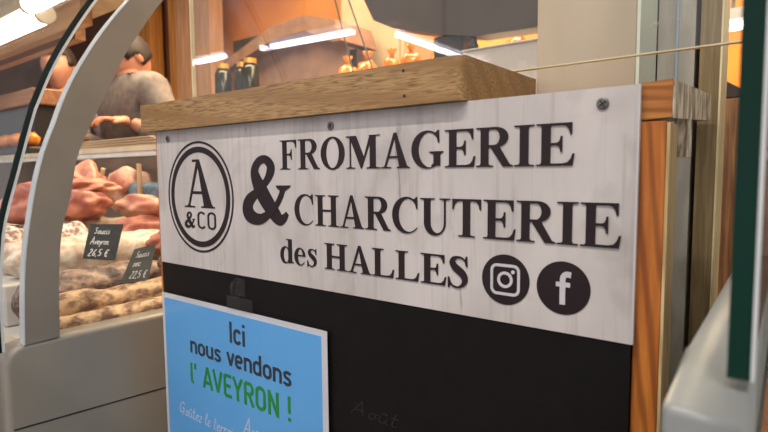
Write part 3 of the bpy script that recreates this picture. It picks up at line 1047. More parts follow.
# food in the counter
def sausage(name, pts, r, m, label, cat, group, wob=0.12, seed=0, net=None):
    P = spline(pts, 16)
    n = len(P)
    rs = []
    Q = []
    for i, p in enumerate(P):
        t = i / (n - 1)
        e = min(1.0, (math.sin(PI * min(max(t, 0.012), 0.988)) / 0.28)) ** 0.55 if t < 0.1 or t > 0.9 else 1.0
        rs.append(r * e * (1 + wob * noise.noise(Vector((i * 0.16 + seed * 9, seed, 0)))))
        Q.append((p[0] + 0.15 * r * noise.noise(Vector((seed, i * 0.13, 1))), p[1], p[2] + 0.15 * r * noise.noise(Vector((i * 0.13, seed, 2)))))
    mb = MB()
    mb.tube(Q, rs, 18)
    for vt in mb.bm.verts:                        # wrinkled, knobbly skin
        k = noise.noise(vt.co * 95 + Vector((seed, 0, 0))) * 0.10 * r + noise.noise(vt.co * 38 + Vector((0, seed, 0))) * 0.16 * r
        vt.co.z += k
        vt.co.x += k * 0.5
    c = sum((Vector(q) for q in Q), Vector()) / n
    o = mesh_obj(name, mb, m, None, True, origin=(c.x, c.y, c.z + ZO))
    return tag(o, label, cat, group)


G1 = 'dry sausages laid along the counter end'
sausage('dry_sausage', [(-0.0985, -0.108, -0.247), (-0.0995, 0.0, -0.247), (-0.103, 0.12, -0.247), (-0.108, 0.24, -0.247)], 0.0160, M['sau_tan'], 'pale tan dry sausage lying lowest, right along the grey counter end', 'sausage', G1, seed=1)
sausage('dry_sausage', [(-0.141, -0.11, -0.234), (-0.143, 0.0, -0.235), (-0.147, 0.1, -0.235), (-0.148, 0.25, -0.235)], 0.0225, M['sau_tan'], 'thick tan dry sausage, second up from the counter end', 'sausage', G1, seed=2)
sausage('dry_sausage', [(-0.204, -0.10, -0.2255), (-0.205, 0.0, -0.2255), (-0.206, 0.1, -0.2255), (-0.206, 0.26, -0.2255)], 0.0340, M['sau_dark'], 'dark brown dry sausage under film, third up from counter end', 'sausage', G1, seed=3)
sausage('dry_sausage', [(-0.160, 0.085, -0.1935), (-0.163, 0.14, -0.1925), (-0.170, 0.25, -0.1930)], 0.0120, M['sau_tan'], 'thin tan dry sausage lying atop the dark one near the cabinet', 'sausage', G1, seed=12)
rs_ = tag(mesh_obj('display_riser', MB().box(-2.3, -0.240, -0.10, 0.33, -0.2655, -0.206, 0.003, 2), M['deck'], None, origin=(-1.0, 0.1, -0.266 + ZO)), 'white stepped riser under the pale saucissons and hams', 'riser')
G2 = 'white-skinned sausages on the riser'
sausage('white_sausage', [(-0.275, -0.085, -0.182), (-0.278, 0.0, -0.182), (-0.272, 0.1, -0.183), (-0.277, 0.22, -0.182)], 0.0225, M['sau_white'], 'white-moulded sausage at the riser front edge below the dark price slate', 'sausage', G2, seed=4)
sausage('white_sausage', [(-0.327, -0.08, -0.180), (-0.330, 0.0, -0.180), (-0.332, 0.1, -0.180), (-0.33, 0.20, -0.180)], 0.0250, M['sau_white'], 'white-moulded sausage just behind the frontmost one on the riser', 'sausage', G2, seed=5)
sausage('netted_sausage', [(-0.385, -0.07, -0.170), (-0.385, 0.0, -0.170), (-0.388, 0.07, -0.170)], 0.033, M['net'], 'fat sausage in crumpled white netting left of the dark slate', 'sausage', 'netted sausages', seed=6)
sausage('white_sausage', [(-0.45, 0.0, -0.168), (-0.448, 0.08, -0.168), (-0.45, 0.22, -0.168)], 0.032, M['sau_white'], 'pale sausage behind the dark slate, beneath the hams', 'sausage', G2, seed=7)
sausage('white_sausage', [(-0.62, -0.085, -0.172), (-0.63, 0.0, -0.172), (-0.64, 0.10, -0.172)], 0.030, M['sau_white'], 'pale sausage seen between curved glass edge and grey arch', 'sausage', G2, seed=17)
sausage('dry_sausage', [(-0.55, -0.09, -0.174), (-0.55, -0.02, -0.174), (-0.55, 0.08, -0.174)], 0.027, M['sau_dark'], 'brown sausage seen between curved glass edge and grey arch', 'sausage', G1, seed=18)


def ham(c, rad, m, label, rot, seed):
    mb = MB()
    mb.blob(c, rad, 0.35, 1.8, 4, Matrix.Rotation(R(rot), 3, 'Z') @ Matrix.Rotation(R(8 * (seed % 3 - 1)), 3, 'X'), seed)
    o = mesh_obj('ham', mb, m, None, True, origin=(c[0], c[1], c[2] + ZO))
    return tag(o, label, 'ham', 'hams and cured meats piled on the riser')


ham((-0.42, 0.085, -0.108), (0.030, 0.060, 0.028), M['ham_red'], 'reddish ham piece lying just above the dark price slate', 20, 1)
ham((-0.51, 0.060, -0.105), (0.040, 0.075, 0.040), M['ham_red'], 'deep red ham left of the dark slate, upper part of pile', -15, 2)
ham((-0.395, 0.200, -0.122), (0.045, 0.060, 0.026), M['ham_pale'], 'orange-pink ham beside the sign edge, top of pile', 10, 3)
ham((-0.36, 0.170, -0.165), (0.035, 0.065, 0.030), M['ham_red'], 'dark red ham slab between the two price slates', 5, 4)
ham((-0.57, 0.150, -0.080), (0.045, 0.055, 0.050), M['ham_red'], 'round orange ham standing at the grey arch below the shelf', 40, 5)
ham((-0.60, 0.265, -0.090), (0.050, 0.055, 0.048), M['ham_pale'], 'round brownish ham behind the wooden sticks', 60, 6)
ham((-0.46, 0.120, -0.075), (0.040, 0.060, 0.016), M['ham_pale'], 'flat pale slice of ham on top of the pile', 25, 7)
ham((-0.245, 0.155, -0.170), (0.020, 0.045, 0.020), M['ham_red'], 'small pink ham piece partly behind the grey price slate', 0, 8)
ham((-0.52, -0.060, -0.140), (0.045, 0.05, 0.035), M['ham_pale'], 'pink and white ham nearest the arch beside the netted sausage', 0, 9)


def slate(name, cs, m, label, lines, th=0.003):
    """cs: four corners TL, TR, BR, BL"""
    c = [Vector(p) for p in cs]
    n = (c[1] - c[0]).cross(c[3] - c[0]).normalized()
    ctr = sum(c, Vector()) / 4
    if n.dot(Vector((0.6255, -0.3527, -0.052)) - ctr) < 0:
        n = -n
    root = thing(name, label, 'price slate', (ctr.x, ctr.y, min(p.z for p in c)), 'slate price tags')
    mb = MB()
    mb.hexa([tuple(p - n * th) for p in c] + [tuple(p) for p in c])
    mesh_obj('board', mb, m, root)
    tb = MB()
    for text, v, u0, u1, hgt in lines:
        polys, x = script_text(text, 70)
        for p in polys:
            vs, ws = [], []
            for a, b in p:
                u = u0 + (u1 - u0) * a / x
                vv = v - hgt * b / 700
                top = c[0].lerp(c[1], u)
                bot = c[3].lerp(c[2], u)
                q = top.lerp(bot, vv) + n * 0.0004
                vs.append(tb.v(*q))
                ws.append(tb.v(*(q + n * 0.0003)))
            tb.face(ws)
    mesh_obj('handwriting', tb, M['tag_ink'], root)


slate('price_slate', [(-0.237, 0.0190, -0.1285), (-0.232, 0.0680, -0.1325), (-0.212, 0.0425, -0.1860), (-0.217, -0.0030, -0.1775)], M['slate'],
      'dark slate price tag with white handwriting, the further of two', [('Soucis', 0.30, 0.15, 0.62, 0.2), ('Aveyron', 0.60, 0.10, 0.66, 0.2), ('26,5 \u20ac', 0.93, 0.10, 0.72, 0.22)])
slate('price_slate', [(-0.165, 0.0507, -0.1658), (-0.165, 0.0847, -0.1619), (-0.150, 0.0608, -0.2169), (-0.150, 0.0198, -0.2113)], M['slate_grey'],
      'grey slate price tag leaning beside the sign cabinet edge, nearer of two', [('Saucis', 0.30, 0.15, 0.75, 0.2), ('sec', 0.55, 0.15, 0.50, 0.2), ('22,5 \u20ac', 0.88, 0.20, 0.85, 0.22)])


def stick(x0, y0, z0, x1, y1, z1, label):
    mb = MB()
    mb.tube([(x0, y0, z0), (x1, y1, z1)], 0.005, 8)
    tag(mesh_obj('wooden_stick', mb, M['stick'], None, origin=(x0, y0, z0 + ZO)), label, 'stick', 'wooden sticks in the counter')


stick(-0.690, 0.215, -0.118, -0.672, 0.222, -0.030, 'pale wooden stick, leftmost of pair beside the arch')
stick(-0.655, 0.215, -0.120, -0.628, 0.222, -0.038, 'pale wooden stick tilted right of its neighbour by the arch')
stick(-0.473, 0.225, -0.105, -0.468, 0.222, -0.030, 'pale upright wooden stick above the blue-grey packet')
pk = MB()
pk.box(-0.555, -0.405, 0.235, 0.31, -0.205, -0.072, 0.012, 3)
for v_ in pk.bm.verts:
    v_.co.z += 0.012 * noise.noise(v_.co * 30)
tag(mesh_obj('food_packet', pk, M['tray_blue'], None, True, origin=(-0.47, 0.27, -0.205 + ZO)), 'blue-grey wrapped packet at the counter back below the shelf', 'packet')
pp = MB()
for k in range(4):
    pp.box(-1.20 + 0.02 * k, -0.55 - 0.03 * k, 0.33 + 0.004 * k, 0.47, 0.0162 + 0.007 * k, 0.0225 + 0.007 * k, 0.002, 1)
tag(mesh_obj('wrapping_paper', pp, M['beige'], None, origin=(-0.8, 0.4, 0.016 + ZO)), 'stack of cream wrapping paper lying on the counter shelf', 'paper stack')

# things on the counter seen through the front glass, far left
cr = thing('lidded_box', 'long dark box with brown wooden lid on the counter shelf behind the curved glass', 'box', (-1.82, 0.43, 0.016))
mesh_obj('body', MB().box(-2.20, -1.44, 0.375, 0.485, 0.0165, 0.19, 0.003, 1), M['tray_black'], cr)
mesh_obj('lid', MB().box(-2.22, -1.42, 0.365, 0.495, 0.1905, 0.245, 0.004, 1), M['crate'], cr)
tr = thing('black_tray', 'shallow black tray of orange glazed rolls before the lidded box', 'tray', (-1.65, 0.335, 0.016))
mesh_obj('tray', MB().box(-1.95, -1.30, 0.302, 0.368, 0.0165, 0.040, 0.006, 2), M['tray_black'], tr)
for k in range(6):
    rb = MB()
    rb.blob((-1.88 + k * 0.10, 0.335, 0.066), (0.042, 0.028, 0.024), 0.15, 2, 3, None, k)
    tag(mesh_obj('glazed_roll', rb, M['orange_food'], None, True, origin=(-1.88 + k * 0.10, 0.335, 0.042 + ZO)),
        'orange glazed roll in the black tray, %s' % ['leftmost in the row', 'second from the left end', 'third from the left end', 'third from the right end', 'second from the right end', 'rightmost, nearest the curved glass edge'][k], 'roll', 'glazed rolls in the black tray')
cs = thing('cheese_wheel', 'white cheese wheel on the riser at the far left edge', 'cheese', (-1.05, -0.02, -0.206))
cw = MB()
cw.lathe(-1.02, 0.06, -0.2055, [(0.085, 0), (0.092, 0.01), (0.092, 0.05), (0.085, 0.06)], 32)
mesh_obj('wheel', cw, M['sau_white'], cs, False)
cw = MB()
cw.lathe(-1.02, 0.06, -0.1453, [(0.07, 0), (0.07, 0.002)], 32)
mesh_obj('label_disc', cw, M['paper_white'], cs)

# ---------------------------------------------------------------- right display counter
rc = thing('service_counter', 'grey moulded counter with tall green-edged glass at the right side', 'display counter', (1.1, 0.2, F))
pr = [(-0.187, F + 0.08), (-0.187, -0.1225), (-0.186, -0.1205), (-0.184, -0.1190), (-0.140, -0.1180), (-0.136, -0.1150), (0.60, -0.1150), (0.60, F + 0.08)]
mbp = MB()
mbp.prism(pr, 'yz', 0.5985, 0.6180)
es = [e for e in mbp.bm.edges if all(abs(v.co.x - 0.5985) < 1e-5 for v in e.verts)]
bmesh.ops.bevel(mbp.bm, geom=es, offset=0.0025, segments=3, profile=0.5, affect='EDGES')
M['grey_cool'] = mat('cool grey moulded plastic', (134, 138, 136), (126, 130, 128), (6, 6, 6), rough=0.35)
mesh_obj('end_panel', mbp, M['grey_cool'], rc, True)
mesh_obj('base', MB().box(0.6185, 1.9, -0.150, 0.60, F, -0.180), M['grey_cool'], rc)
GP = [(0.6128, -0.165, -0.1145), (0.6186, -0.165, -0.1145), (0.6186, 0.50, -0.1145), (0.6128, 0.50, -0.1145), (0.6108, -0.165, 0.45), (0.6166, -0.165, 0.45), (0.6166, 0.50, 0.45), (0.6108, 0.50, 0.45)]
pg = mesh_obj('end_glass', MB().hexa(GP), M['glass'], rc)
ge = [(x, -0.1672 if y < 0 else -0.1652, z) for x, y, z in GP]
mesh_obj('green_edge', MB().hexa(ge), M['green_edge'], pg)
mesh_obj('bright_edge', MB().hexa([(0.6187, -0.1672, -0.1145), (0.6197, -0.1672, -0.1145), (0.6197, -0.160, -0.1145), (0.6187, -0.160, -0.1145),
                                   (0.6167, -0.1672, 0.45), (0.6177, -0.1672, 0.45), (0.6177, -0.160, 0.45), (0.6167, -0.160, 0.45)]), M['white_edge'], pg)
mesh_obj('shelf', MB().box(0.622, 1.9, 0.15, 0.45, -0.045, -0.038), M['steel'], rc)
mesh_obj('shelf', MB().box(0.622, 1.9, 0.10, 0.45, 0.040, 0.048), M['housing'], rc)
mesh_obj('deck', MB().box(0.620, 1.9, -0.150, 0.55, -0.1795, -0.168), M['steel'], rc)
mesh_obj('rear_panel', MB().box(0.620, 1.9, 0.51, 0.52, -0.1675, 0.34), mat('grey panel for reflection', (186, 178, 168), (168, 160, 152), (4, 4, 12)), rc)  # added panel, blocks the orange wall so the end glass reflects grey
mesh_obj('chrome_post', MB().box(0.640, 0.655, -0.09, -0.075, -0.1675, 0.30, 0.004, 2), M['steel'], rc)
bx = MB()
bx.box(0.66, 0.80, 0.20, 0.32, -0.0378, 0.02, 0.01, 2)
tag(mesh_obj('dark_box', bx, M['tray_black'], None, origin=(0.73, 0.26, -0.0378 + ZO)), 'small dark box on the chrome shelf inside the counter glass', 'box')

# ---------------------------------------------------------------- boards and posts between the counters
mp_ = thing('metal_post', 'speckled grey metal post with bright edge strip beside the cream pillar', 'post', (0.53, 0.22, F))
mesh_obj('body', MB().box(0.5225, 0.5525, 0.2005, 0.23, F, 1.85), M['granite'], mp_)
mesh_obj('added_gap_backing', MB().box(0.44, 0.572, 0.252, 0.262, F, 1.85), M['dark'], mp_)  # added dark sheet: stops light leaking through and keeps the gaps black
mesh_obj('edge_strip', MB().box(0.5375, 0.5395, 0.1985, 0.2004, F, 1.85), M['bright_strip'], mp_)
bd = thing('upright_board', 'tall greyed brown timber board with pale planed edge right of the metal post', 'board', (0.565, 0.22, F))
mesh_obj('plank', MB().box(0.5565, 0.5720, 0.2005, 0.25, F, 1.85), M['board_brown'], bd)
mesh_obj('planed_edge', MB().box(0.5721, 0.5736, 0.2008, 0.25, F, 1.85), wood('planed pale timber', (246, 230, 188), (226, 204, 156), (200, 176, 130), 'z', 0.6, 240, 0, 0, 0.1), bd)
wb = MB().box(0.40, 0.56, 1.00, 1.10, F, 0.10, 0.004, 1)
tag(mesh_obj('crate_stack', wb, wood('brown stacked planks', (150, 110, 72), (100, 70, 46), (80, 56, 36), 'z', 0.6, 160, 0, 0, 0.2), None, origin=(0.48, 1.05, F + ZO)), 'stacked brown planks in the gap left of the green glass edge', 'planks')
gb = MB().hexa([(0.42, 1.0, 0.101), (0.56, 1.0, 0.101), (0.56, 1.1, 0.101), (0.42, 1.1, 0.101), (0.42, 1.0, 0.19), (0.455, 1.0, 0.17), (0.455, 1.1, 0.17), (0.42, 1.1, 0.19)])
tag(mesh_obj('grey_wedge', gb, M['machine'], None, origin=(0.49, 1.05, 0.1 + ZO)), 'grey sloping box on top of the stacked planks', 'box')
rt = thing('tube_light', 'short warm glowing tube added for a tube reflection in the gap beside the green glass edge', 'light', (0.44, 1.6, 0.36))  # made-up hanging tube, glows in place of a fluorescent reflection
tb = MB()
tb.tube([(0.37, 1.6, 0.381), (0.56, 1.6, 0.381)], 0.014, 12)
mesh_obj('tube', tb, M['tube_reflection'], rt, True)
mesh_obj('housing', MB().box(0.37, 0.56, 1.58, 1.62, 0.397, 0.43), M['housing'], rt)
mesh_obj('hanger', MB().box(0.46, 0.47, 1.595, 1.605, 0.43, 1.85), M['cord'], rt)

# ---------------------------------------------------------------- stall interior behind the screen
wc = thing('white_worktop_unit', 'white marbled worktop unit behind the cream pillar', 'counter', (0.15, 1.25, F))
mesh_obj('body', MB().hexa([(-0.128, 1.0, F), (0.36, 1.0, F), (0.36, 1.30, F), (-0.128, 1.30, F), (-0.128, 1.0, 0.284), (0.36, 1.0, 0.284), (0.36, 1.30, 0.284), (-0.128, 1.30, 0.284)]), M['white_top'], wc)
mesh_obj('top', MB().box(-0.130, 0.365, 0.995, 1.305, 0.2842, 0.2900, 0.002, 1), M['deck'], wc)
mc = thing('counter_machine', 'dark grey angular machine on a thick column behind the glass', 'machine', (-0.18, 1.12, F))
mesh_obj('housing', MB().prism([(-0.52, 0.56), (-0.45, 0.430), (-0.376, 0.394), (-0.20, 0.345), (-0.08, 0.323), (0.10, 0.318), (0.24, 0.34), (0.26, 0.62), (-0.50, 0.62)], 'xz', 1.0, 1.07), M['machine'], mc)
mesh_obj('column', MB().box(-0.235, -0.135, 1.012, 1.06, F, 0.345, 0.006, 1), M['machine_dark'], mc)
ft = MB()
ft.lathe(-0.105, 1.02, 0.2902, [(0.014, 0), (0.016, 0.01), (0.012, 0.02), (0.008, 0.045)], 16)
mesh_obj('foot', ft, M['machine_dark'], mc)
ft = MB()
ft.lathe(0.20, 1.02, 0.2902, [(0.014, 0), (0.016, 0.01), (0.012, 0.02), (0.008, 0.052)], 16)
mesh_obj('foot', ft, M['machine_dark'], mc)

bc = thing('rear_counter', 'low brown counter along the stall back holding amber packets', 'counter', (-1.0, 1.45, F))
mesh_obj('body', MB().box(-2.3, 0.0, 1.36, 1.60, F, 0.27), M['crate'], bc)
mesh_obj('top', MB().box(-2.32, 0.02, 1.34, 1.62, 0.2702, 0.29), M['post_tan'], bc)
spots = [(-0.93, 1.42, 'leftmost of the row behind the glass'), (-0.80, 1.40, 'second from the left of the row'), (-0.69, 1.42, 'third from the left of the row'), (-0.58, 1.40, 'fourth, just left of the dark machine'), (-0.47, 1.43, 'fifth from the left, under the sloping machine corner'), (-0.36, 1.41, 'nearest the machine column')]
pr0 = None
for i, (x, y, s) in enumerate(spots):
    if pr0 is None:
        pr0 = thing('amber_packet', 'glossy amber packet on the rear counter, ' + s, 'packet', (x, y, 0.29), 'amber packets on the rear counter')
        b1 = MB()
        b1.blob((x, y, 0.356), (0.048, 0.042, 0.062), 0.25, 2.4, 3, None, 3)
        mesh_obj('bag', b1, M['amber'], pr0, True)
        b1 = MB()
        b1.tube([(x, y, 0.414), (x, y, 0.424), (x, y, 0.450)], [0.010, 0.008, 0.024], 10)
        mesh_obj('neck', b1, M['amber'], pr0, True)
    else:
        copy_tree(pr0, (x - spots[0][0], y - spots[0][1], 0), 'glossy amber packet on the rear counter, ' + s, i * 1.3)
copy_tree(pr0, (-0.15 - spots[0][0], 1.43 - spots[0][1], 0.0), 'glossy amber packet showing under the dark machine beside the cream pillar', 0.8)
jar0 = None
for i, x in enumerate((-1.86, -1.74, -1.63)):
    lb = 'dark jar on the rear counter, ' + ('left end by the tan post', 'middle of three', 'beside the brown awning')[i]
    if jar0 is None:
        jar0 = thing('dark_jar', lb, 'jar', (x, 1.45, 0.29), 'dark jars on the rear counter')
        j = MB()
        j.lathe(x, 1.45, 0.29, [(0.040, 0), (0.045, 0.01), (0.045, 0.20), (0.030, 0.225)], 20)
        mesh_obj('glass', j, M['jar_dark'], jar0, True)
        j = MB()
        j.lathe(x, 1.45, 0.516, [(0.034, 0), (0.034, 0.025)], 20)
        mesh_obj('lid', j, M['lid'], jar0)
    else:
        copy_tree(jar0, (x + 1.86, 0.04 * (i % 2), 0), lb)
aw = thing('stall_awning', 'brown gabled cloth awning seen through the glass behind the long reflection', 'awning', (-1.35, 1.85, F))
mesh_obj('roof_cloth', MB().prism([(-2.20, 0.64), (-1.75, 0.775), (-1.48, 0.79), (-1.26, 0.73), (-1.22, 0.62), (-1.28, 0.62), (-1.48, 0.71), (-1.75, 0.70), (-2.20, 0.58)], 'xz', 1.70, 2.0), M['awning'], aw)
mesh_obj('front_cloth', MB().prism([(-2.15, 0.60), (-1.75, 0.71), (-1.48, 0.72), (-1.27, 0.64), (-1.27, 0.30), (-2.15, 0.30)], 'xz', 1.80, 1.82), M['awning_panel'], aw)
for x in (-2.16, -1.25):
    mesh_obj('post', MB().box(x - 0.025, x + 0.025, 1.83, 1.88, F, 0.60), M['machine_dark'], aw)
bf = thing('beige_cabinet', 'tall beige cabinet standing right of the brown awning', 'cabinet', (-1.0, 2.2, F))
mesh_obj('body', MB().box(-1.56, -1.10, 2.08, 2.40, F, 1.30, 0.01, 2), M['beige'], bf)
mesh_obj('door', MB().box(-1.54, -1.12, 2.06, 2.079, 0.45, 1.28, 0.004, 1), M['beige'], bf)
for k, (x0, x1, m, lb) in enumerate(((-4.16, -3.86, 'post_orange', 'honey-coloured timber post behind the bending vendor'), (-3.52, -3.38, 'post_orange', 'narrow honey timber strip left of the broad tan post'), (-3.37, -2.90, 'post_tan', 'broad pinkish tan timber post behind the left end of the glass sheet'))):
    tag(mesh_obj('timber_post', MB().box(x0, x1, 2.16 - 0.03 * k, 2.28 - 0.03 * k, F, 1.85, 0.004, 1), M[m], None, origin=((x0 + x1) / 2, 2.2, 0)), lb, 'post', 'timber posts at the stall back')
for k, (x0, x1, m, lb) in enumerate(((-6.2, -4.17, 'wall_brown', 'dark brown partition behind the vendors'), (-3.85, -3.53, 'wall_brown', 'maroon brown partition between two honey posts'), (-2.89, -2.35, 'dark_green', 'dark olive partition right of the tan post'))):
    tag(mesh_obj('partition', MB().box(x0, x1, 2.30, 2.36, F, 0.98 if k == 2 else 1.60), M[m], None, origin=((x0 + x1) / 2, 2.33, 0)), lb, 'partition', 'partitions at the stall back')
for (x0, z0, x1, z1, lb) in ((-0.175, 0.375, -0.108, 0.158, 'thin grey cord hanging behind the glass, left of two'), (-0.143, 0.365, -0.057, 0.160, 'thin grey cord hanging behind the glass, right of two')):
    mb = MB()
    d = (x1 - x0) / (z1 - z0)
    mb.tube([(x0 + d * (1.85 - z0), 0.5, 1.85), (x0 + d * 0.2, 0.5, z0 + 0.2), (x1, 0.5, z1), (x1 - d * 0.15, 0.5, z1 - 0.15)], 0.0018, 8)
    tag(mesh_obj('hanging_cord', mb, M['cord'], None, origin=(x1, 0.5, z1 + ZO)), lb, 'cord', 'hanging cords')


# ---------------------------------------------------------------- people
def skin_mesh(nodes, edges, sub=2):
    """nodes: name -> (x, y, z, radius); first node is the root"""
    names = list(nodes)
    me = bpy.data.meshes.new('tmp')
    me.from_pydata([nodes[n][:3] for n in names], [(names.index(a), names.index(b)) for a, b in edges], [])
    o = bpy.data.objects.new('tmp', me)
    COL.objects.link(o)
    md = o.modifiers.new('skin', 'SKIN')
    md.use_smooth_shade = True
    sv = me.skin_vertices[0].data
    for i, n in enumerate(names):
        r = nodes[n][3]
        sv[i].radius = (r, r) if not isinstance(r, tuple) else r
        sv[i].use_root = (i == 0)
    s = o.modifiers.new('sub', 'SUBSURF')
    s.levels = s.render_levels = sub
    dg = bpy.context.evaluated_depsgraph_get()
    ev = bpy.data.meshes.new_from_object(o.evaluated_get(dg))
    bm = bmesh.new()
    bm.from_mesh(ev)
    bpy.data.objects.remove(o)
    bpy.data.meshes.remove(me)
    bpy.data.meshes.remove(ev)
    return bm


def join_bm(a, b):
    me = bpy.data.meshes.new('j')
    b.to_mesh(me)
    b.free()
    a.from_mesh(me)
    bpy.data.meshes.remove(me)


def head_bm(c, tilt):
    bm = bmesh.new()
    t = bmesh.ops.create_uvsphere(bm, u_segments=32, v_segments=24, radius=1.0)
    rot = Matrix.Rotation(tilt, 3, 'X')
    for v in bm.verts:
        p = v.co.copy()
        x, y, z = p.x * 0.076, p.y * 0.096, p.z * 0.118
        if z < 0:                                     # jaw narrows
            x *= 1 - 0.28 * (-p.z)
            y *= 1 - 0.12 * (-p.z)
        if y < 0:
            fx = math.exp(-(x / 0.012) ** 2)
            y -= 0.022 * fx * math.exp(-((z + 0.018) / 0.020) ** 2)                # nose
            y -= 0.006 * math.exp(-(x / 0.025) ** 2) * math.exp(-((z + 0.058) / 0.010) ** 2)   # lips
            y -= 0.010 * math.exp(-(x / 0.030) ** 2) * math.exp(-((z + 0.095) / 0.02) ** 2)    # chin
            for sx in (-1, 1):
                y += 0.010 * math.exp(-((x - sx * 0.031) / 0.014) ** 2) * math.exp(-((z - 0.012) / 0.011) ** 2)
        v.co = rot @ Vector((x, y, z)) + Vector(c)
    for sx in (-1, 1):
        e = bmesh.ops.create_icosphere(bm, subdivisions=2, radius=1.0)
        for v in e['verts']:
            v.co = rot @ Vector((v.co.x * 0.010 + sx * 0.075, v.co.y * 0.018 + 0.008, v.co.z * 0.030 - 0.008)) + Vector(c)
    return bm


def hand_bm(wr, d, up):
    """hand reaching along d from the wrist; palm, four unequal bent fingers and a thumb"""
    d = Vector(d).normalized()
    up = Vector(up)
    s = d.cross(up).normalized()
    n = s.cross(d).normalized()
    wr = Vector(wr)
    nodes, edges = {}, []
    put_ = lambda k, v, r: nodes.__setitem__(k, (v.x, v.y, v.z, r))
    put_('w', wr, 0.024)
    put_('p', wr + d * 0.055, (0.034, 0.017))
    put_('q', wr + d * 0.085, (0.036, 0.014))
    edges += [('w', 'p'), ('p', 'q')]
    out = skin_mesh(nodes, edges, 1)
    for k, (off, ln) in enumerate(((-0.030, 0.070), (-0.010, 0.080), (0.010, 0.074), (0.029, 0.058))):
        nodes, edges = {}, []
        b = wr + d * 0.075 + s * off
        put_('a', b, 0.010)
        put_('b', b + d * ln * 0.5 + n * 0.004, 0.0095)
        put_('c', b + d * ln * 0.8 - n * 0.012, 0.0085)
        put_('e', b + d * ln * 0.95 - n * 0.030, 0.0075)
        join_bm(out, skin_mesh(nodes, [('a', 'b'), ('b', 'c'), ('c', 'e')], 1))
    nodes = {}
    b = wr + d * 0.03 - s * 0.022
    put_('a', b, 0.012)
    put_('b', b - s * 0.026 + d * 0.028 - n * 0.006, 0.011)
    put_('c', b - s * 0.030 + d * 0.056 - n * 0.016, 0.009)
    join_bm(out, skin_mesh(nodes, [('a', 'b'), ('b', 'c')], 1))
    return out


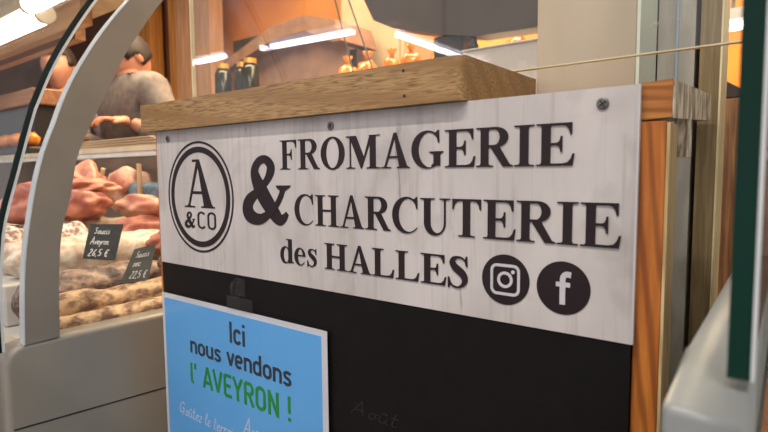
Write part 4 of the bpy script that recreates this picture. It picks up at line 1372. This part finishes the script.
def person(label, base, rz, top_m, arms, lean=0.0, tilt=0.0, head_at=None, size=1.0):
    root = thing('person', label, 'person', (base[0], base[1], F))
    root.rotation_euler.z = rz
    root.scale = (size, size, size)
    L = lambda z: -lean * max(0, z - 0.95) ** 1.0      # forward lean (towards -y)
    hd = (0, L(1.64) - 0.045 + 0.02, 1.64 - abs(lean) * 0.12)
    hd = head_at or hd
    N = {'pel': (0, 0, 0.95, 0.125), 'wai': (0, L(1.1), 1.10, 0.115), 'che': (0, L(1.3), 1.30, 0.130), 'upp': (0, L(1.42), 1.42, 0.10), 'nek': (0, L(1.50), 1.50 - abs(lean) * 0.05, 0.055), 'nkt': (0, hd[1] + 0.035, hd[2] - (0.07 if head_at is None else 0.0), 0.05)}
    E_ = [('pel', 'wai'), ('wai', 'che'), ('che', 'upp'), ('upp', 'nek'), ('nek', 'nkt')]
    T = {'pel': (0, 0, 0.96, 0.150), 'wai': (0, L(1.1), 1.10, 0.140), 'che': (0, L(1.3), 1.30, 0.150), 'upp': (0, L(1.42), 1.42, 0.118), 'col': (0, L(1.48) - 0.01, 1.485, 0.078)}
    TE = [('pel', 'wai'), ('wai', 'che'), ('che', 'upp'), ('upp', 'col')]
    P = {'pel': (0, 0, 0.95, 0.140)}
    PE = []
    hands = []
    for sd, (el, wr, hdir) in zip((1, -1), arms):
        k = str(sd)
        sh = (sd * 0.165, L(1.42), 1.415)
        N['s' + k], N['e' + k], N['w' + k] = (*sh, 0.055), (*el, 0.042), (*wr, 0.027)
        E_ += [('upp', 's' + k), ('s' + k, 'e' + k), ('e' + k, 'w' + k)]
        mid = tuple(a + (b - a) * 0.86 for a, b in zip(el, wr))
        T['s' + k], T['e' + k], T['w' + k] = (*sh, 0.075), (*el, 0.058), (*mid, 0.046)
        TE += [('upp', 's' + k), ('s' + k, 'e' + k), ('e' + k, 'w' + k)]
        for q, r, dic, ed in ((0.0, (0.085, 0.058, 0.042), N, E_), (0.02, (0.1, 0.075, 0.062), P, PE)):
            dic['h' + k], dic['k' + k], dic['a' + k] = (sd * 0.09, 0, 0.86, r[0]), (sd * 0.10, -0.02, 0.49, r[1]), (sd * 0.10, 0.02, 0.09 + q, r[2])
            ed += [('pel', 'h' + k), ('h' + k, 'k' + k), ('k' + k, 'a' + k)]
        N['t' + k] = (sd * 0.11, -0.14, 0.032, 0.034)
        E_.append(('a' + k, 't' + k))
        hands.append((wr, hdir))
    body = skin_mesh(N, E_, 2)
    join_bm(body, head_bm(hd, tilt))
    for wr, hdir in hands:
        join_bm(body, hand_bm(wr, hdir, (0, 0, 1)))

    def link(name, bm, m):
        me = bpy.data.meshes.new(name)
        bm.to_mesh(me)
        bm.free()
        me.materials.append(m)
        for p in me.polygons:
            p.use_smooth = True
        o = bpy.data.objects.new(name, me)
        COL.objects.link(o)
        o.parent = root
        return o
    link('body', body, M['skin'])
    link('jacket', skin_mesh(T, TE, 2), top_m)
    link('trousers', skin_mesh(P, PE, 2), M['trousers'])
    hb = bmesh.new()
    bmesh.ops.create_uvsphere(hb, u_segments=28, v_segments=20, radius=1.0)
    rot = Matrix.Rotation(tilt, 3, 'X')
    kill = []
    for v in hb.verts:
        p = v.co.copy()
        if p.z < -0.55 or (p.y < -0.45 and p.z < 0.34) or (p.y < -0.02 and p.z < -0.05):
            kill.append(v)
        v.co = rot @ Vector((p.x * 0.085, p.y * 0.108 + 0.004, p.z * 0.124 + 0.008)) + Vector(hd)
    bmesh.ops.delete(hb, geom=kill, context='VERTS')
    bmesh.ops.solidify(hb, geom=hb.faces[:], thickness=0.012)
    link('hair', hb, M['hair'])
    shb = bmesh.new()
    for sd in (1, -1):
        e = bmesh.ops.create_icosphere(shb, subdivisions=3, radius=1.0)
        for v in e['verts']:
            z = max(v.co.z, -0.2)
            v.co = Vector((sd * 0.108 + v.co.x * 0.048, v.co.y * 0.135 - 0.06, 0.011 + (z + 0.2) * 0.066 * (1.0 if v.co.y > 0 else 0.75)))
    link('shoes', shb, M['trousers'])
    return root


person('person in a taupe jacket bending left over the counter, forearm reaching out', (-1.77, 0.985), 0.0, M['cloth_vendor'],
       [((0.27, -0.03, 1.16), (0.165, -0.19, 1.272), (-0.12, -1.0, -0.02)), ((-0.27, -0.05, 1.14), (-0.15, -0.27, 1.22), (0.2, -1.0, -0.1))], 0.20, 0.75, (0, -0.106, 1.556), 1.04)
person('person with dark hair and lavender-grey top seen through the curved glass', (-2.62, 0.95), 0.75, M['cloth_lavender'],
       [((0.26, 0.06, 1.15), (0.20, -0.12, 1.06), (-0.9, -0.6, -0.1)), ((-0.26, 0.06, 1.15), (-0.20, -0.12, 1.06), (0.9, -0.6, -0.1))], 0.05, 0.12, None, 1.03)

# ---------------------------------------------------------------- hall lamps
# tubes hung over the aisle in front of the stall: the ones mirrored in the glass screen
tl = thing('tube_light', 'violet-white tube lamp over the aisle, the long one mirrored behind the timber top', 'light', (-0.8, -0.86, 0.43), 'aisle tube lamps')
tb = MB()
tb.tube([(-1.03, -0.86, 0.432), (-0.565, -0.86, 0.420)], 0.0105, 12)
mesh_obj('tube', tb, M['tube_violet'], tl, True)
mesh_obj('housing', MB().box(-1.06, -0.54, -0.885, -0.835, 0.447, 0.475), M['housing'], tl)
mesh_obj('hanger', MB().box(-0.80, -0.79, -0.865, -0.855, 0.475, 1.85), M['cord'], tl)
tl2 = thing('tube_light', 'violet-white tube lamp over the aisle, the short one mirrored at the left glass rim', 'light', (-1.4, -0.86, 0.43), 'aisle tube lamps')
tb = MB()
tb.tube([(-1.75, -0.86, 0.437), (-1.27, -0.86, 0.437)], 0.0105, 12)
mesh_obj('tube', tb, M['tube_violet'], tl2, True)
mesh_obj('housing', MB().box(-1.77, -1.25, -0.885, -0.835, 0.452, 0.48), M['housing'], tl2)
mesh_obj('hanger', MB().box(-1.50, -1.49, -0.865, -0.855, 0.48, 1.85), M['cord'], tl2)
tl3 = thing('tube_light', 'violet-white tube lamp over the aisle, mirrored slanting below the dark machine', 'light', (-0.52, -1.3, 0.43), 'aisle tube lamps')
tb = MB()
tb.tube([(-0.51, -1.04, 0.437), (-0.527, -1.75, 0.437)], 0.0105, 12)
mesh_obj('tube', tb, M['tube_violet'], tl3, True)
mesh_obj('housing', MB().box(-0.545, -0.49, -1.77, -1.02, 0.452, 0.48), M['housing'], tl3)
mesh_obj('hanger', MB().box(-0.523, -0.513, -1.38, -1.37, 0.48, 1.85), M['cord'], tl3)
